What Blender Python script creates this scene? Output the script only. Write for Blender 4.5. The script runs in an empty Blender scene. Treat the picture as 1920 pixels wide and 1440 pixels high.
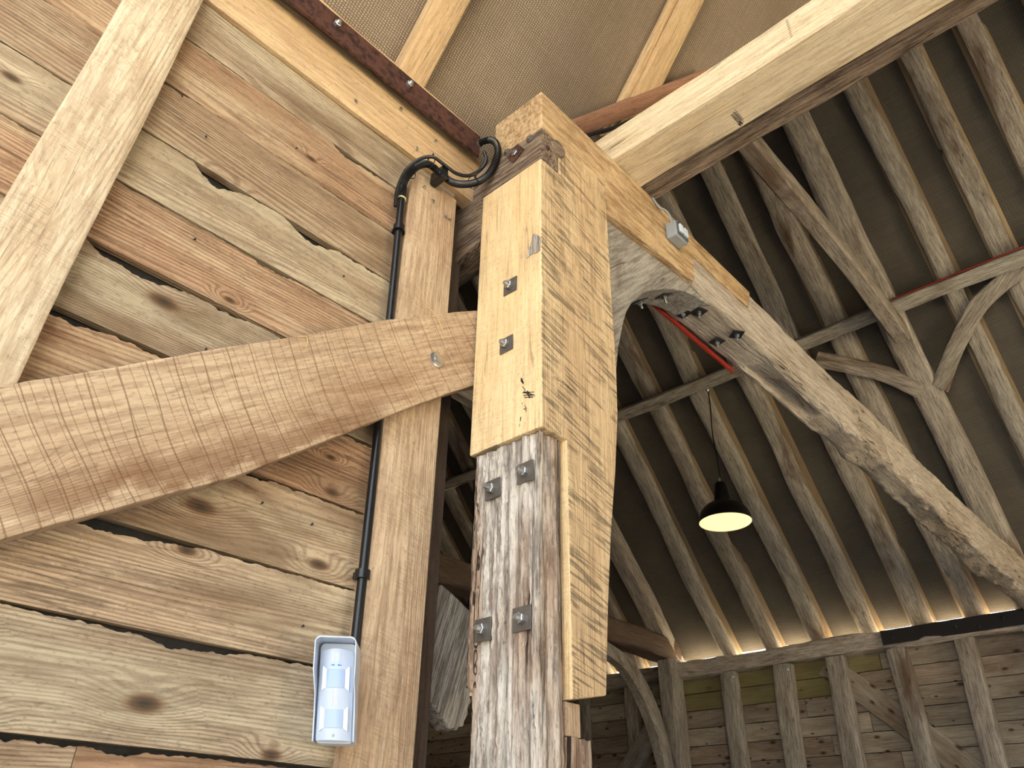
import bpy, bmesh, math, random
from mathutils import Vector, Matrix, noise

random.seed(7)
sc = bpy.context.scene
COL = sc.collection

# ------------------------------------------------------------------ camera, sky, sun, exposure
cam_d = bpy.data.cameras.new('camera')
cam_d.sensor_width = 36.0
cam_d.lens = 1442.0 / 1920.0 * 36.0
cam_d.clip_start = 0.05
cam_d.clip_end = 200
cam = bpy.data.objects.new('camera', cam_d)
COL.objects.link(cam)
# columns: camera right, camera up, camera back, in world axes (X right, Y towards far wall, Z up); eye height 1.5 m
cam.matrix_world = Matrix(((0.73415, 0.34782, 0.58313, 0),
                           (0.67876, -0.39799, -0.61716, 0),
                           (0.01743, 0.84890, -0.52827, 0),
                           (0, 0, 0, 1)))
sc.camera = cam

world = bpy.data.worlds.new('world')
sc.world = world
world.use_nodes = True
wn = world.node_tree
bg = wn.nodes['Background']
bg.inputs['Color'].default_value = (0.82, 0.91, 1.0, 1)
bg.inputs['Strength'].default_value = 2.6

sun_d = bpy.data.lights.new('sun', 'SUN')
sun_d.energy = 75.0
sun_d.angle = math.radians(1.0)
sun_d.color = (1.0, 0.87, 0.60)
sun = bpy.data.objects.new('sun', sun_d)
COL.objects.link(sun)
sun.rotation_euler = Vector((-0.12, -1.0, -0.36)).to_track_quat('-Z', 'Y').to_euler()

port_d = bpy.data.lights.new('porch_opening', 'AREA')      # sampling portal for the sky seen through the open porch
port_d.shape = 'RECTANGLE'
port_d.size, port_d.size_y = 4.0, 5.0
port_d.cycles.is_portal = True
port = bpy.data.objects.new('porch_opening', port_d)
COL.objects.link(port)
port.matrix_world = Matrix.Translation((0.45, -1.25, 1.0)) @ Matrix.Rotation(math.radians(90), 4, 'X')

port2_d = port_d.copy()                                     # and for the open end bay to the right
port2_d.size, port2_d.size_y = 3.6, 3.5
port2 = bpy.data.objects.new('bay_opening', port2_d)
COL.objects.link(port2)
port2.matrix_world = Matrix.Translation((6.02, 5.0, 0.25)) @ Matrix.Rotation(math.radians(90), 4, 'Z') @ Matrix.Rotation(math.radians(90), 4, 'X')

vs = sc.view_settings
vs.view_transform = 'Standard'
vs.look = 'None'
vs.exposure = 0.60
vs.gamma = 1.0
vs.use_curve_mapping = False
sc.cycles.use_denoising = True
sc.cycles.max_bounces = 6
sc.cycles.diffuse_bounces = 5
sc.cycles.use_adaptive_sampling = True
sc.cycles.adaptive_threshold = 0.07

FLOOR = -1.5

# ------------------------------------------------------------------ materials
def srgb(*c):
    return tuple((x / 255 / 12.92) if x / 255 <= 0.04045 else ((x / 255 + 0.055) / 1.055) ** 2.4 for x in c) + (1.0,)

class NT:
    def __init__(self, name):
        self.m = bpy.data.materials.new(name)
        self.m.use_nodes = True
        self.t = self.m.node_tree
        self.b = self.t.nodes['Principled BSDF']
    def n(self, kind, **kw):
        nd = self.t.nodes.new(kind)
        for k, v in kw.items():
            setattr(nd, k, v)
        return nd
    def link(self, a, b):
        self.t.links.new(a, b)
    def put(self, sock, v):
        if hasattr(v, 'is_output'):
            self.link(v, sock)
        else:
            sock.default_value = v
    def math(self, op, a, b=0.0, clamp=False):
        nd = self.n('ShaderNodeMath', operation=op, use_clamp=clamp)
        self.put(nd.inputs[0], a); self.put(nd.inputs[1], b)
        return nd.outputs[0]
    def vmul(self, v, s):
        nd = self.n('ShaderNodeVectorMath', operation='MULTIPLY')
        self.put(nd.inputs[0], v); nd.inputs[1].default_value = s
        return nd.outputs[0]
    def noise(self, v, scale, detail=2.0, rough=0.5, dist=0.0):
        nd = self.n('ShaderNodeTexNoise')
        self.put(nd.inputs['Vector'], v)
        nd.inputs['Scale'].default_value = scale
        nd.inputs['Detail'].default_value = detail
        nd.inputs['Roughness'].default_value = rough
        nd.inputs['Distortion'].default_value = dist
        return nd.outputs['Fac']
    def ramp(self, v, lo, hi, a=0.0, b=1.0):
        nd = self.n('ShaderNodeMapRange', interpolation_type='SMOOTHSTEP')
        self.put(nd.inputs['Value'], v)
        nd.inputs['From Min'].default_value = lo; nd.inputs['From Max'].default_value = hi
        nd.inputs['To Min'].default_value = a; nd.inputs['To Max'].default_value = b
        return nd.outputs['Result']
    def mix(self, f, a, b, mode='MIX'):
        nd = self.n('ShaderNodeMix', data_type='RGBA', blend_type=mode)
        self.put(nd.inputs[0], f); self.put(nd.inputs[6], a); self.put(nd.inputs[7], b)
        return nd.outputs[2]
    def coords(self, rnd=True):
        tc = self.n('ShaderNodeTexCoord')
        if not rnd:
            return tc.outputs['Object']
        oi = self.n('ShaderNodeObjectInfo')
        cmb = self.n('ShaderNodeCombineXYZ')
        self.link(self.math('MULTIPLY', oi.outputs['Random'], 53.0), cmb.inputs[0])
        self.link(self.math('MULTIPLY', oi.outputs['Random'], 31.0), cmb.inputs[1])
        self.link(self.math('MULTIPLY', oi.outputs['Random'], 17.0), cmb.inputs[2])
        ad = self.n('ShaderNodeVectorMath', operation='ADD')
        self.link(tc.outputs['Object'], ad.inputs[0]); self.link(cmb.outputs[0], ad.inputs[1])
        self.rand = oi.outputs['Random']
        return ad.outputs[0]

def wood(name, light, dark, patch, ring_amt=0.5, ring_n=26, fibre=0.25, knots=0.6, crack=0.5, saw=0.0, saw_col=(0.12, 0.08, 0.05, 1),
         stain=0.0, stain_col=(0.09, 0.07, 0.055, 1), bump=0.5, rough=0.85, tone=0.25, patch_amt=0.7, saw_f=14.0, stretch=0.07,
         lin=3.0, stain_scale=3.0, saw_w=0.05, saw_slant=-0.22, kdens=0.55, fscale=1.0, kvec=(2.6, 6.0, 6.0), ksize=0.15, gate_lo=0.40, k2d=False, sat=0.86, speck=0.45, hue=0.0, kerf=0.0):
    """Grain runs along the local X axis of each timber."""
    t = NT(name)
    P = t.coords()
    sk = t.n('ShaderNodeSeparateXYZ'); t.link(P, sk.inputs[0])
    across = t.math('ADD', sk.outputs[1], sk.outputs[2])
    n1 = t.noise(t.vmul(P, (stretch, 1, 1)), 5.0, 1.0, 0.45)
    n1 = t.math('ADD', n1, t.math('MULTIPLY', across, lin))
    if knots:
        vo = t.n('ShaderNodeTexVoronoi')
        if k2d:
            vo.voronoi_dimensions = '2D'
            kx = t.n('ShaderNodeCombineXYZ')
            t.link(t.math('MULTIPLY', sk.outputs[0], kvec[0]), kx.inputs[0]); t.link(t.math('MULTIPLY', sk.outputs[2], kvec[2]), kx.inputs[1])
            t.link(kx.outputs[0], vo.inputs['Vector'])
        else:
            t.link(t.vmul(P, kvec), vo.inputs['Vector'])
        vo.inputs['Scale'].default_value = 1.0
        vd = vo.outputs['Distance']
        sel = t.n('ShaderNodeSeparateColor'); t.link(vo.outputs['Color'], sel.inputs[0])
        keep = t.math('GREATER_THAN', sel.outputs[0], kdens)
        vd = t.math('DIVIDE', vd, t.math('ADD', t.math('MULTIPLY', sel.outputs[1], 0.9), 0.45))
        kn = t.math('MULTIPLY', t.ramp(vd, ksize, ksize * 0.4), keep)
        n1 = t.math('ADD', n1, t.math('MULTIPLY', t.math('MULTIPLY', t.ramp(vd, 0.42, 0.02), keep), 0.13))
    ring = t.ramp(t.math('SINE', t.math('MULTIPLY', n1, float(ring_n) * 6.283)), -0.2, 1.0)
    fib2 = t.noise(t.vmul(P, (6, 75 * fscale, 75 * fscale)), 1.0, 3.0, 0.75)
    pat = t.noise(t.vmul(P, (1.6, 9, 9)), 1.0, 3.0, 0.6)
    pfac = t.ramp(pat, 0.36, 0.64)
    col = t.mix(t.math('MULTIPLY', pfac, patch_amt), light, patch)
    rg = t.math('MULTIPLY', t.math('MULTIPLY', ring, ring_amt), t.ramp(pat, 0.30, 0.60, 0.45, 1.0))
    col = t.mix(rg, col, dark)
    col = t.mix(t.math('MULTIPLY', t.ramp(fib2, 0.62, 0.34), fibre * 1.5), col, dark)
    if speck:
        sp = t.noise(t.vmul(P, (60, 150, 150)), 1.0, 2.0, 0.7)
        col = t.mix(t.math('MULTIPLY', t.ramp(sp, 0.55, 0.74), speck), col, tuple(c * 0.6 for c in dark[:3]) + (1,))
        col = t.mix(t.math('MULTIPLY', t.ramp(sp, 0.42, 0.26), speck * 0.6), col, tuple(min(1, c * 1.25) for c in light[:3]) + (1,))
    v = t.math('ADD', t.math('MULTIPLY', t.rand, tone), 1.0 - tone * 0.5)
    hsv = t.n('ShaderNodeHueSaturation')
    t.link(col, hsv.inputs['Color']); t.link(v, hsv.inputs['Value'])
    r2 = t.math('FRACT', t.math('MULTIPLY', t.rand, 7.31))
    t.link(t.math('ADD', t.math('MULTIPLY', r2, -hue), 0.5 + hue * 0.5), hsv.inputs['Hue'])
    t.link(t.math('ADD', t.math('MULTIPLY', r2, sat * hue * 14), sat * (1 - hue * 7)), hsv.inputs['Saturation'])
    col = hsv.outputs[0]
    h = t.math('ADD', t.math('MULTIPLY', ring, -0.30), t.math('MULTIPLY', fib2, 0.9))
    if stain:
        st = t.noise(t.vmul(P, (stain_scale * 0.45, stain_scale * 1.7, stain_scale * 1.7)), 1.0, 4.0, 0.62, 0.5)
        col = t.mix(t.math('MULTIPLY', t.ramp(st, 0.52, 0.70), stain), col, stain_col)
    if knots:
        kc = t.mix(t.ramp(vd, 0.0, 0.13), (0.035, 0.028, 0.022, 1), dark)
        col = t.mix(t.math('MULTIPLY', kn, knots), col, kc)
    if crack:
        cr = t.noise(t.vmul(P, (0.8, 24, 24)), 1.0, 2.0, 0.55)
        cr = t.math('ABSOLUTE', t.math('SUBTRACT', cr, 0.5))
        cl = t.math('MULTIPLY', t.ramp(cr, 0.013, 0.004), t.ramp(pat, 0.46, 0.60))
        col = t.mix(t.math('MULTIPLY', cl, crack), col, (0.03, 0.022, 0.016, 1))
        h = t.math('ADD', h, t.math('MULTIPLY', cl, -1.2 * crack))
    if saw:
        xs = t.math('ADD', sk.outputs[0], t.math('ADD', t.math('MULTIPLY', sk.outputs[1], saw_slant), t.math('MULTIPLY', n1, 0.02 / max(lin, 1))))
        cx = t.n('ShaderNodeCombineXYZ'); t.link(xs, cx.inputs[0])
        t.link(t.math('MULTIPLY', across, 0.06), cx.inputs[1])
        l1 = t.noise(cx.outputs[0], saw_f * 5, 2.0, 0.75)
        gate = t.ramp(t.noise(t.vmul(P, (7, 6, 6)), 1.0, 3.0, 0.7), gate_lo, gate_lo + 0.2)
        if kerf:                                             # evenly spaced saw kerfs across the timber
            wv = t.math('MULTIPLY', t.noise(t.vmul(P, (2.5, 2.5, 2.5)), 1.0, 1.0), 1.6)
            f1 = t.math('FRACT', t.math('ADD', t.math('MULTIPLY', xs, kerf), wv))
            f2 = t.math('FRACT', t.math('ADD', t.math('MULTIPLY', xs, kerf * 2.27), wv))
            k1 = t.ramp(t.math('ABSOLUTE', t.math('SUBTRACT', f1, 0.5)), 0.035, 0.008)
            k2 = t.ramp(t.math('ABSOLUTE', t.math('SUBTRACT', f2, 0.5)), 0.06, 0.012)
            l1 = t.math('ADD', 0.5, t.math('MULTIPLY', t.math('SUBTRACT', 1.0, t.math('ADD', k1, t.math('MULTIPLY', k2, 0.5), True)), saw_w))
        line = t.math('MULTIPLY', t.ramp(t.math('ABSOLUTE', t.math('SUBTRACT', l1, 0.5)), saw_w, saw_w * 0.2), gate)
        col = t.mix(t.math('MULTIPLY', line, saw), col, saw_col)
        h = t.math('ADD', h, t.math('MULTIPLY', line, -0.5))
    t.link(col, t.b.inputs['Base Color'])
    t.b.inputs['Roughness'].default_value = rough
    t.b.inputs['Specular IOR Level'].default_value = 0.15
    if bump:
        bp = t.n('ShaderNodeBump')
        bp.inputs['Strength'].default_value = bump
        bp.inputs['Distance'].default_value = 0.004
        t.link(h, bp.inputs['Height'])
        t.link(bp.outputs[0], t.b.inputs['Normal'])
    return t.m

def plain(name, col, rough=0.6, metal=0.0, spec=0.3, nz=0.0, nscale=30.0, bump=0.0, emit=None, emit_s=0.0, col2=None):
    t = NT(name)
    if nz:
        P = t.coords(False)
        f = t.noise(P, nscale, 4.0, 0.6)
        c = t.mix(t.math('MULTIPLY', t.ramp(f, 0.4, 0.7), nz), col, col2 or (0.02, 0.018, 0.015, 1))
        t.link(c, t.b.inputs['Base Color'])
        if bump:
            bp = t.n('ShaderNodeBump'); bp.inputs['Strength'].default_value = bump; bp.inputs['Distance'].default_value = 0.002
            t.link(f, bp.inputs['Height']); t.link(bp.outputs[0], t.b.inputs['Normal'])
    else:
        t.b.inputs['Base Color'].default_value = col
    t.b.inputs['Roughness'].default_value = rough
    t.b.inputs['Metallic'].default_value = metal
    t.b.inputs['Specular IOR Level'].default_value = spec
    if emit:
        t.b.inputs['Emission Color'].default_value = emit
        t.b.inputs['Emission Strength'].default_value = emit_s
    return t.m

def sacking(name, c1, c2, pitch, hole=0.75):
    """woven hessian: warp and weft threads with dark holes between"""
    t = NT(name)
    P = t.coords(False)
    wob = t.noise(P, 9.0, 2.0)
    sp = t.n('ShaderNodeSeparateXYZ'); t.link(P, sp.inputs[0])
    k = 6.2832 / pitch
    fine = t.noise(P, 120.0, 2.0)
    u = t.math('ADD', sp.outputs[0], t.math('ADD', t.math('MULTIPLY', wob, 0.02), t.math('MULTIPLY', fine, pitch * 0.45)))
    v = t.math('ADD', sp.outputs[1], t.math('ADD', t.math('MULTIPLY', wob, -0.02), t.math('MULTIPLY', fine, pitch * 0.45)))
    su = t.ramp(t.math('SINE', t.math('MULTIPLY', u, k)), -0.9, 0.5)
    sv = t.ramp(t.math('SINE', t.math('MULTIPLY', v, k * 0.9)), -0.9, 0.5)
    w = t.math('MULTIPLY', su, sv)
    slub = t.ramp(t.noise(t.vmul(P, (4, 120, 1)), 1.0, 3.0), 0.35, 0.75)
    slub2 = t.ramp(t.noise(t.vmul(P, (120, 4, 1)), 1.0, 3.0), 0.35, 0.75)
    big = t.ramp(t.noise(P, 1.6, 4.0, 0.6), 0.3, 0.7)
    c = t.mix(big, c1, c2)
    c = t.mix(t.math('MULTIPLY', slub, 0.3), c, tuple(min(1, x * 1.5) for x in c1[:3]) + (1,))
    c = t.mix(t.math('MULTIPLY', slub2, 0.25), c, tuple(x * 0.7 for x in c2[:3]) + (1,))
    c = t.mix(t.math('MULTIPLY', t.math('SUBTRACT', 1.0, w), hole), c, tuple(x * 0.30 for x in c1[:3]) + (1,))
    t.link(c, t.b.inputs['Base Color'])
    t.b.inputs['Roughness'].default_value = 0.95
    t.b.inputs['Specular IOR Level'].default_value = 0.05
    bp = t.n('ShaderNodeBump'); bp.inputs['Strength'].default_value = 0.35; bp.inputs['Distance'].default_value = 0.002
    t.link(t.math('ADD', w, t.math('MULTIPLY', slub, 0.4)), bp.inputs['Height']); t.link(bp.outputs[0], t.b.inputs['Normal'])
    return t.m

M = {}
M['pine'] = wood('pine_board', srgb(194, 172, 138), srgb(118, 88, 62), srgb(172, 132, 98), ring_amt=0.62, ring_n=30, fibre=0.35, knots=0.9, crack=0.35,
                 stain=0.65, stain_col=srgb(112, 90, 68), bump=0.6, tone=0.3, lin=3.5, kvec=(3.4, 0.5, 7.5), kdens=0.76, ksize=0.15, k2d=True, hue=0.028, stain_scale=2.4)
M['stud_oak'] = wood('stud_oak', srgb(200, 176, 144), srgb(146, 116, 88), srgb(184, 152, 118), ring_amt=0.10, fibre=0.45, knots=0.25, crack=0.25,
                     saw=0.30, saw_col=srgb(140, 110, 82), stain=0.25, stain_col=srgb(138, 108, 80), bump=0.45, tone=0.0, saw_f=20)
M['brace_oak'] = wood('brace_oak', srgb(202, 176, 142), srgb(144, 112, 82), srgb(182, 150, 114), ring_amt=0.08, fibre=0.4, knots=0.2, crack=0.1,
                      saw=0.6, saw_col=srgb(112, 82, 56), stain=0.55, stain_col=srgb(124, 86, 56), bump=0.5, tone=0.0, saw_f=5, stain_scale=2.6, saw_w=0.05, saw_slant=0.05, gate_lo=0.22, kerf=16.0)
M['pale_oak'] = wood('pale_oak', srgb(222, 204, 172), srgb(172, 144, 108), srgb(208, 182, 144), ring_amt=0.22, ring_n=30, fibre=0.45, knots=0.15, crack=0.2,
                     saw=0.35, saw_col=srgb(164, 134, 100), stain=0.2, stain_col=srgb(158, 130, 98), bump=0.5, sat=0.8, hue=0.0, tone=0.0, saw_f=26, lin=2.0)
M['new_oak'] = wood('new_oak', srgb(230, 202, 150), srgb(196, 158, 106), srgb(222, 188, 130), ring_amt=0.14, fibre=0.35, knots=0.12, crack=0.45,
                    saw=0.15, saw_col=srgb(150, 120, 84), stain=0.22, stain_col=srgb(150, 130, 104), bump=0.4, tone=0.0)
M['sawn_oak'] = wood('sawn_oak', srgb(220, 192, 146), srgb(164, 132, 92), srgb(200, 166, 120), ring_amt=0.16, fibre=0.35, knots=0.15, crack=0.35,
                     saw=0.68, saw_col=srgb(84, 74, 64), stain=0.4, stain_col=srgb(150, 124, 94), bump=0.5, tone=0.0, saw_f=6.0, saw_w=0.055, saw_slant=-0.28, gate_lo=0.36)
M['rough_oak'] = wood('rough_oak', srgb(220, 190, 142), srgb(160, 122, 80), srgb(202, 166, 116), ring_amt=0.12, fibre=0.65, knots=0.1, crack=0.3,
                      saw=0.3, saw_col=srgb(156, 120, 80), bump=0.9, tone=0.0, saw_f=30, saw_slant=0.5, fscale=0.6)
M['plate_oak'] = wood('plate_oak', srgb(232, 214, 180), srgb(186, 158, 120), srgb(224, 200, 156), ring_amt=0.10, fibre=0.4, knots=0.12, crack=0.6,
                      stain=0.40, stain_col=srgb(140, 118, 92), bump=0.45, tone=0.0, stain_scale=6.5)
M['old_oak'] = wood('old_oak', srgb(188, 174, 158), srgb(104, 90, 76), srgb(160, 142, 124), ring_amt=0.22, ring_n=20, fibre=0.45, knots=0.4, crack=0.6,
                    stain=0.85, stain_col=srgb(100, 80, 64), bump=0, sat=0.5, hue=0.02, tone=0.25, stain_scale=2.2)
M['tie_old'] = wood('tie_old', srgb(204, 192, 176), srgb(132, 114, 96), srgb(180, 160, 138), ring_amt=0.25, ring_n=26, fibre=0.45, knots=0.3, crack=0.8,
                    stain=0.3, stain_col=srgb(130, 102, 76), bump=0.9, sat=0.7, hue=0.0, tone=0.0, stain_scale=2.4, lin=1.5)
M['post_old'] = wood('post_old', srgb(204, 196, 186), srgb(78, 62, 52), srgb(168, 136, 108), ring_amt=0.08, fibre=0.48, knots=0.0, crack=1.0,
                     stain=0.75, stain_col=srgb(122, 96, 80), bump=1.0, sat=0.8, hue=0.0, tone=0.0, stain_scale=4.2, fscale=0.6, patch_amt=1.0)
M['log_old'] = wood('log_old', srgb(164, 136, 104), srgb(80, 60, 44), srgb(130, 98, 70), ring_amt=0.25, fibre=0.65, knots=0.2, crack=0.8,
                    stain=0.6, stain_col=srgb(76, 58, 44), bump=1.0, sat=0.66, tone=0.0)
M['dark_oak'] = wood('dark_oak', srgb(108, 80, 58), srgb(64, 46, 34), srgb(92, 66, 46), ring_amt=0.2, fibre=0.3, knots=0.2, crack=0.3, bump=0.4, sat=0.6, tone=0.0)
M['grey_rail'] = wood('grey_rail', srgb(186, 180, 172), srgb(112, 104, 96), srgb(162, 152, 142), ring_amt=0.1, fibre=0.7, knots=0.0, crack=0.4,
                      stain=0.3, stain_col=srgb(140, 120, 100), bump=0.8, tone=0.0)
M['red_board'] = wood('red_board', srgb(170, 118, 82), srgb(116, 74, 48), srgb(148, 98, 66), ring_amt=0.3, fibre=0.3, knots=0.0, crack=0.2, bump=0.3, sat=0.8, tone=0.0)
M['rafter_new'] = wood('rafter_new', srgb(212, 182, 136), srgb(160, 124, 84), srgb(198, 162, 114), ring_amt=0.22, ring_n=22, fibre=0.35, knots=0.7, crack=0.35, bump=0.4, tone=0.06, lin=2.5)
M['far_board'] = wood('far_board', srgb(182, 164, 142), srgb(112, 94, 76), srgb(152, 130, 106), ring_amt=0.3, ring_n=18, fibre=0.3, knots=0.95, crack=0.3, kvec=(4.5, 0.3, 9.0), ksize=0.2, k2d=True, speck=0,
                      stain=0.45, stain_col=srgb(96, 74, 56), bump=0, sat=0.7, hue=0.02, tone=0.5, kdens=0.35)
M['green_board'] = wood('green_board', srgb(156, 146, 100), srgb(112, 100, 62), srgb(140, 126, 80), ring_amt=0.25, ring_n=18, fibre=0.2, knots=0.6, crack=0.2, speck=0, bump=0, tone=0.2)
M['batten'] = wood('lath', srgb(166, 144, 112), srgb(118, 98, 74), srgb(146, 122, 92), ring_amt=0.2, fibre=0.2, knots=0.0, crack=0.0, speck=0, bump=0, tone=0.3)
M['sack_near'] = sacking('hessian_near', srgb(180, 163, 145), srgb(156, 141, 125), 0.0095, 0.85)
M['sack_dimmed'] = sacking('hessian_dimmed', srgb(108, 103, 97), srgb(92, 88, 83), 0.02, 0.35)  # same cloth as the porch hessian, interior dimness put into its colour
M['flat_black'] = plain('black_sheet', srgb(34, 33, 34), 0.6, nz=0.3, nscale=60, bump=0.3, col2=srgb(60, 58, 56))  # flat black sheet behind the boards, showing in their gaps
M['rust'] = plain('rusted_steel', srgb(92, 62, 54), 0.65, 0.2, 0.3, nz=0.9, nscale=45, bump=0.4, col2=srgb(34, 24, 24))
M['zinc'] = plain('zinc', srgb(186, 188, 190), 0.3, 0.9, 0.5)
M['galv'] = plain('galvanised_plate', srgb(120, 116, 112), 0.5, 0.7, 0.4, nz=0.5, nscale=25, col2=srgb(84, 80, 78))
M['dark_steel'] = plain('dark_steel', srgb(52, 52, 54), 0.45, 0.5, 0.4)
M['black_steel'] = plain('black_steel', srgb(36, 34, 38), 0.5, 0.2, 0.4)
M['black_plastic'] = plain('black_plastic', srgb(22, 22, 24), 0.28, 0.0, 0.5)
M['white_plastic'] = plain('white_plastic', srgb(184, 196, 216), 0.3, 0.0, 0.5)
M['lens'] = plain('lens_film', srgb(164, 184, 216), 0.18, 0.0, 0.5)
M['hi_white'] = plain('bright_white_plastic', srgb(214, 224, 238), 0.3, 0.0, 0.5)
M['blue'] = plain('blue_window', srgb(30, 60, 200), 0.3, emit=(0.05, 0.15, 1, 1), emit_s=0.4)
M['cyan'] = plain('cyan_led', srgb(120, 220, 250), 0.3, emit=(0.2, 0.85, 1, 1), emit_s=1.0)
M['grey_plastic'] = plain('grey_plastic', srgb(150, 158, 166), 0.35, 0.0, 0.5)
M['grey_dark_plastic'] = plain('dark_grey_plastic', srgb(84, 92, 98), 0.35, 0.0, 0.5)
M['cream'] = plain('cream_ring', srgb(214, 206, 160), 0.5)
M['red'] = plain('red_strap', srgb(150, 46, 34), 0.45)
M['shade'] = plain('black_enamel', srgb(14, 13, 12), 0.35, 0.0, 0.5)
M['shade_in'] = plain('white_enamel', srgb(240, 230, 190), 0.5)
M['glow'] = plain('lamp_diffuser', srgb(250, 236, 190), 0.5, emit=(1.0, 0.80, 0.42, 1), emit_s=0.75)
M['concrete'] = plain('concrete', srgb(222, 219, 212), 0.9, nz=0.4, nscale=3, col2=srgb(160, 152, 142))
M['gravel'] = plain('gravel', srgb(214, 202, 178), 0.95, nz=0.4, nscale=6, col2=srgb(190, 176, 150))
M['straw'] = plain('straw', srgb(206, 178, 120), 0.8)
M['ink'] = plain('ink', srgb(60, 54, 52), 0.8)

# ------------------------------------------------------------------ helpers
MW = {}
def V(*a): return Vector(a)

def frame(origin, xdir, up=(0, 0, 1)):
    x = Vector(xdir).normalized()
    u = Vector(up)
    z = (u - x * u.dot(x)).normalized()
    y = z.cross(x)
    m = Matrix((x, y, z)).transposed().to_4x4()
    m.translation = Vector(origin)
    return m

def put(o, mw, parent=None):
    COL.objects.link(o)
    MW[o] = mw.copy()
    if parent is not None:
        o.parent = parent
        o.matrix_basis = MW[parent].inverted() @ mw
    else:
        o.matrix_basis = mw
    return o

def tag(o, label=None, cat=None, group=None, kind=None):
    if label: o['label'] = label
    if cat: o['category'] = cat
    if group: o['group'] = group
    if kind: o['kind'] = kind
    return o

def empty(name, loc):
    o = bpy.data.objects.new(name, None)
    o.empty_display_size = 0.1
    return put(o, Matrix.Translation(Vector(loc)))

def mesh_obj(name, verts, faces, mat, mw, parent=None, smooth=False, bevel=0.0, auto=None):
    me = bpy.data.meshes.new(name)
    me.from_pydata([tuple(v) for v in verts], [], faces)
    me.materials.append(M[mat] if isinstance(mat, str) else mat)
    bm = bmesh.new(); bm.from_mesh(me)
    bmesh.ops.recalc_face_normals(bm, faces=bm.faces)
    if smooth:
        for f in bm.faces: f.smooth = True
        if auto:
            for e in bm.edges:
                if len(e.link_faces) == 2 and e.calc_face_angle(0) > auto: e.smooth = False
    bm.to_mesh(me); bm.free()
    o = bpy.data.objects.new(name, me)
    put(o, mw, parent)
    if bevel:
        md = o.modifiers.new('bevel', 'BEVEL'); md.width = bevel; md.segments = 2; md.limit_method = 'ANGLE'; md.angle_limit = math.radians(35)
    return o

def wobj(name, verts, faces, mat, grain=(1, 0, 0), up=(0, 0, 1), parent=None, smooth=False, bevel=0.0, auto=None, origin=None):
    """mesh given in world coordinates; its local X axis follows the grain"""
    if origin is None:
        origin = sum((Vector(v) for v in verts), Vector()) / len(verts)
    mw = frame(origin, grain, up)
    inv = mw.inverted()
    return mesh_obj(name, [inv @ Vector(v) for v in verts], faces, mat, mw, parent, smooth, bevel, auto)

def prism(name, pts, axis, lo, hi, mat, grain, up=(0, 0, 1), parent=None, bevel=0.003):
    """outline pts in the plane across `axis`, extruded from lo to hi"""
    def P(a, b, c):
        return (c, a, b) if axis == 'x' else ((a, c, b) if axis == 'y' else (a, b, c))
    n = len(pts)
    vs_ = [P(a, b, lo) for a, b in pts] + [P(a, b, hi) for a, b in pts]
    fs = [list(range(n))[::-1], list(range(n, 2 * n))] + [[i, (i + 1) % n, n + (i + 1) % n, n + i] for i in range(n)]
    return wobj(name, vs_, fs, mat, grain, up, parent, bevel=bevel)

def box(name, lo, hi, mat, grain=(1, 0, 0), up=(0, 0, 1), parent=None, bevel=0.002):
    x0, y0, z0 = lo; x1, y1, z1 = hi
    vs_ = [(x0, y0, z0), (x1, y0, z0), (x1, y1, z0), (x0, y1, z0), (x0, y0, z1), (x1, y0, z1), (x1, y1, z1), (x0, y1, z1)]
    fs = [(0, 3, 2, 1), (4, 5, 6, 7), (0, 1, 5, 4), (1, 2, 6, 5), (2, 3, 7, 6), (3, 0, 4, 7)]
    return wobj(name, vs_, fs, mat, grain, up, parent, bevel=bevel)

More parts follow.
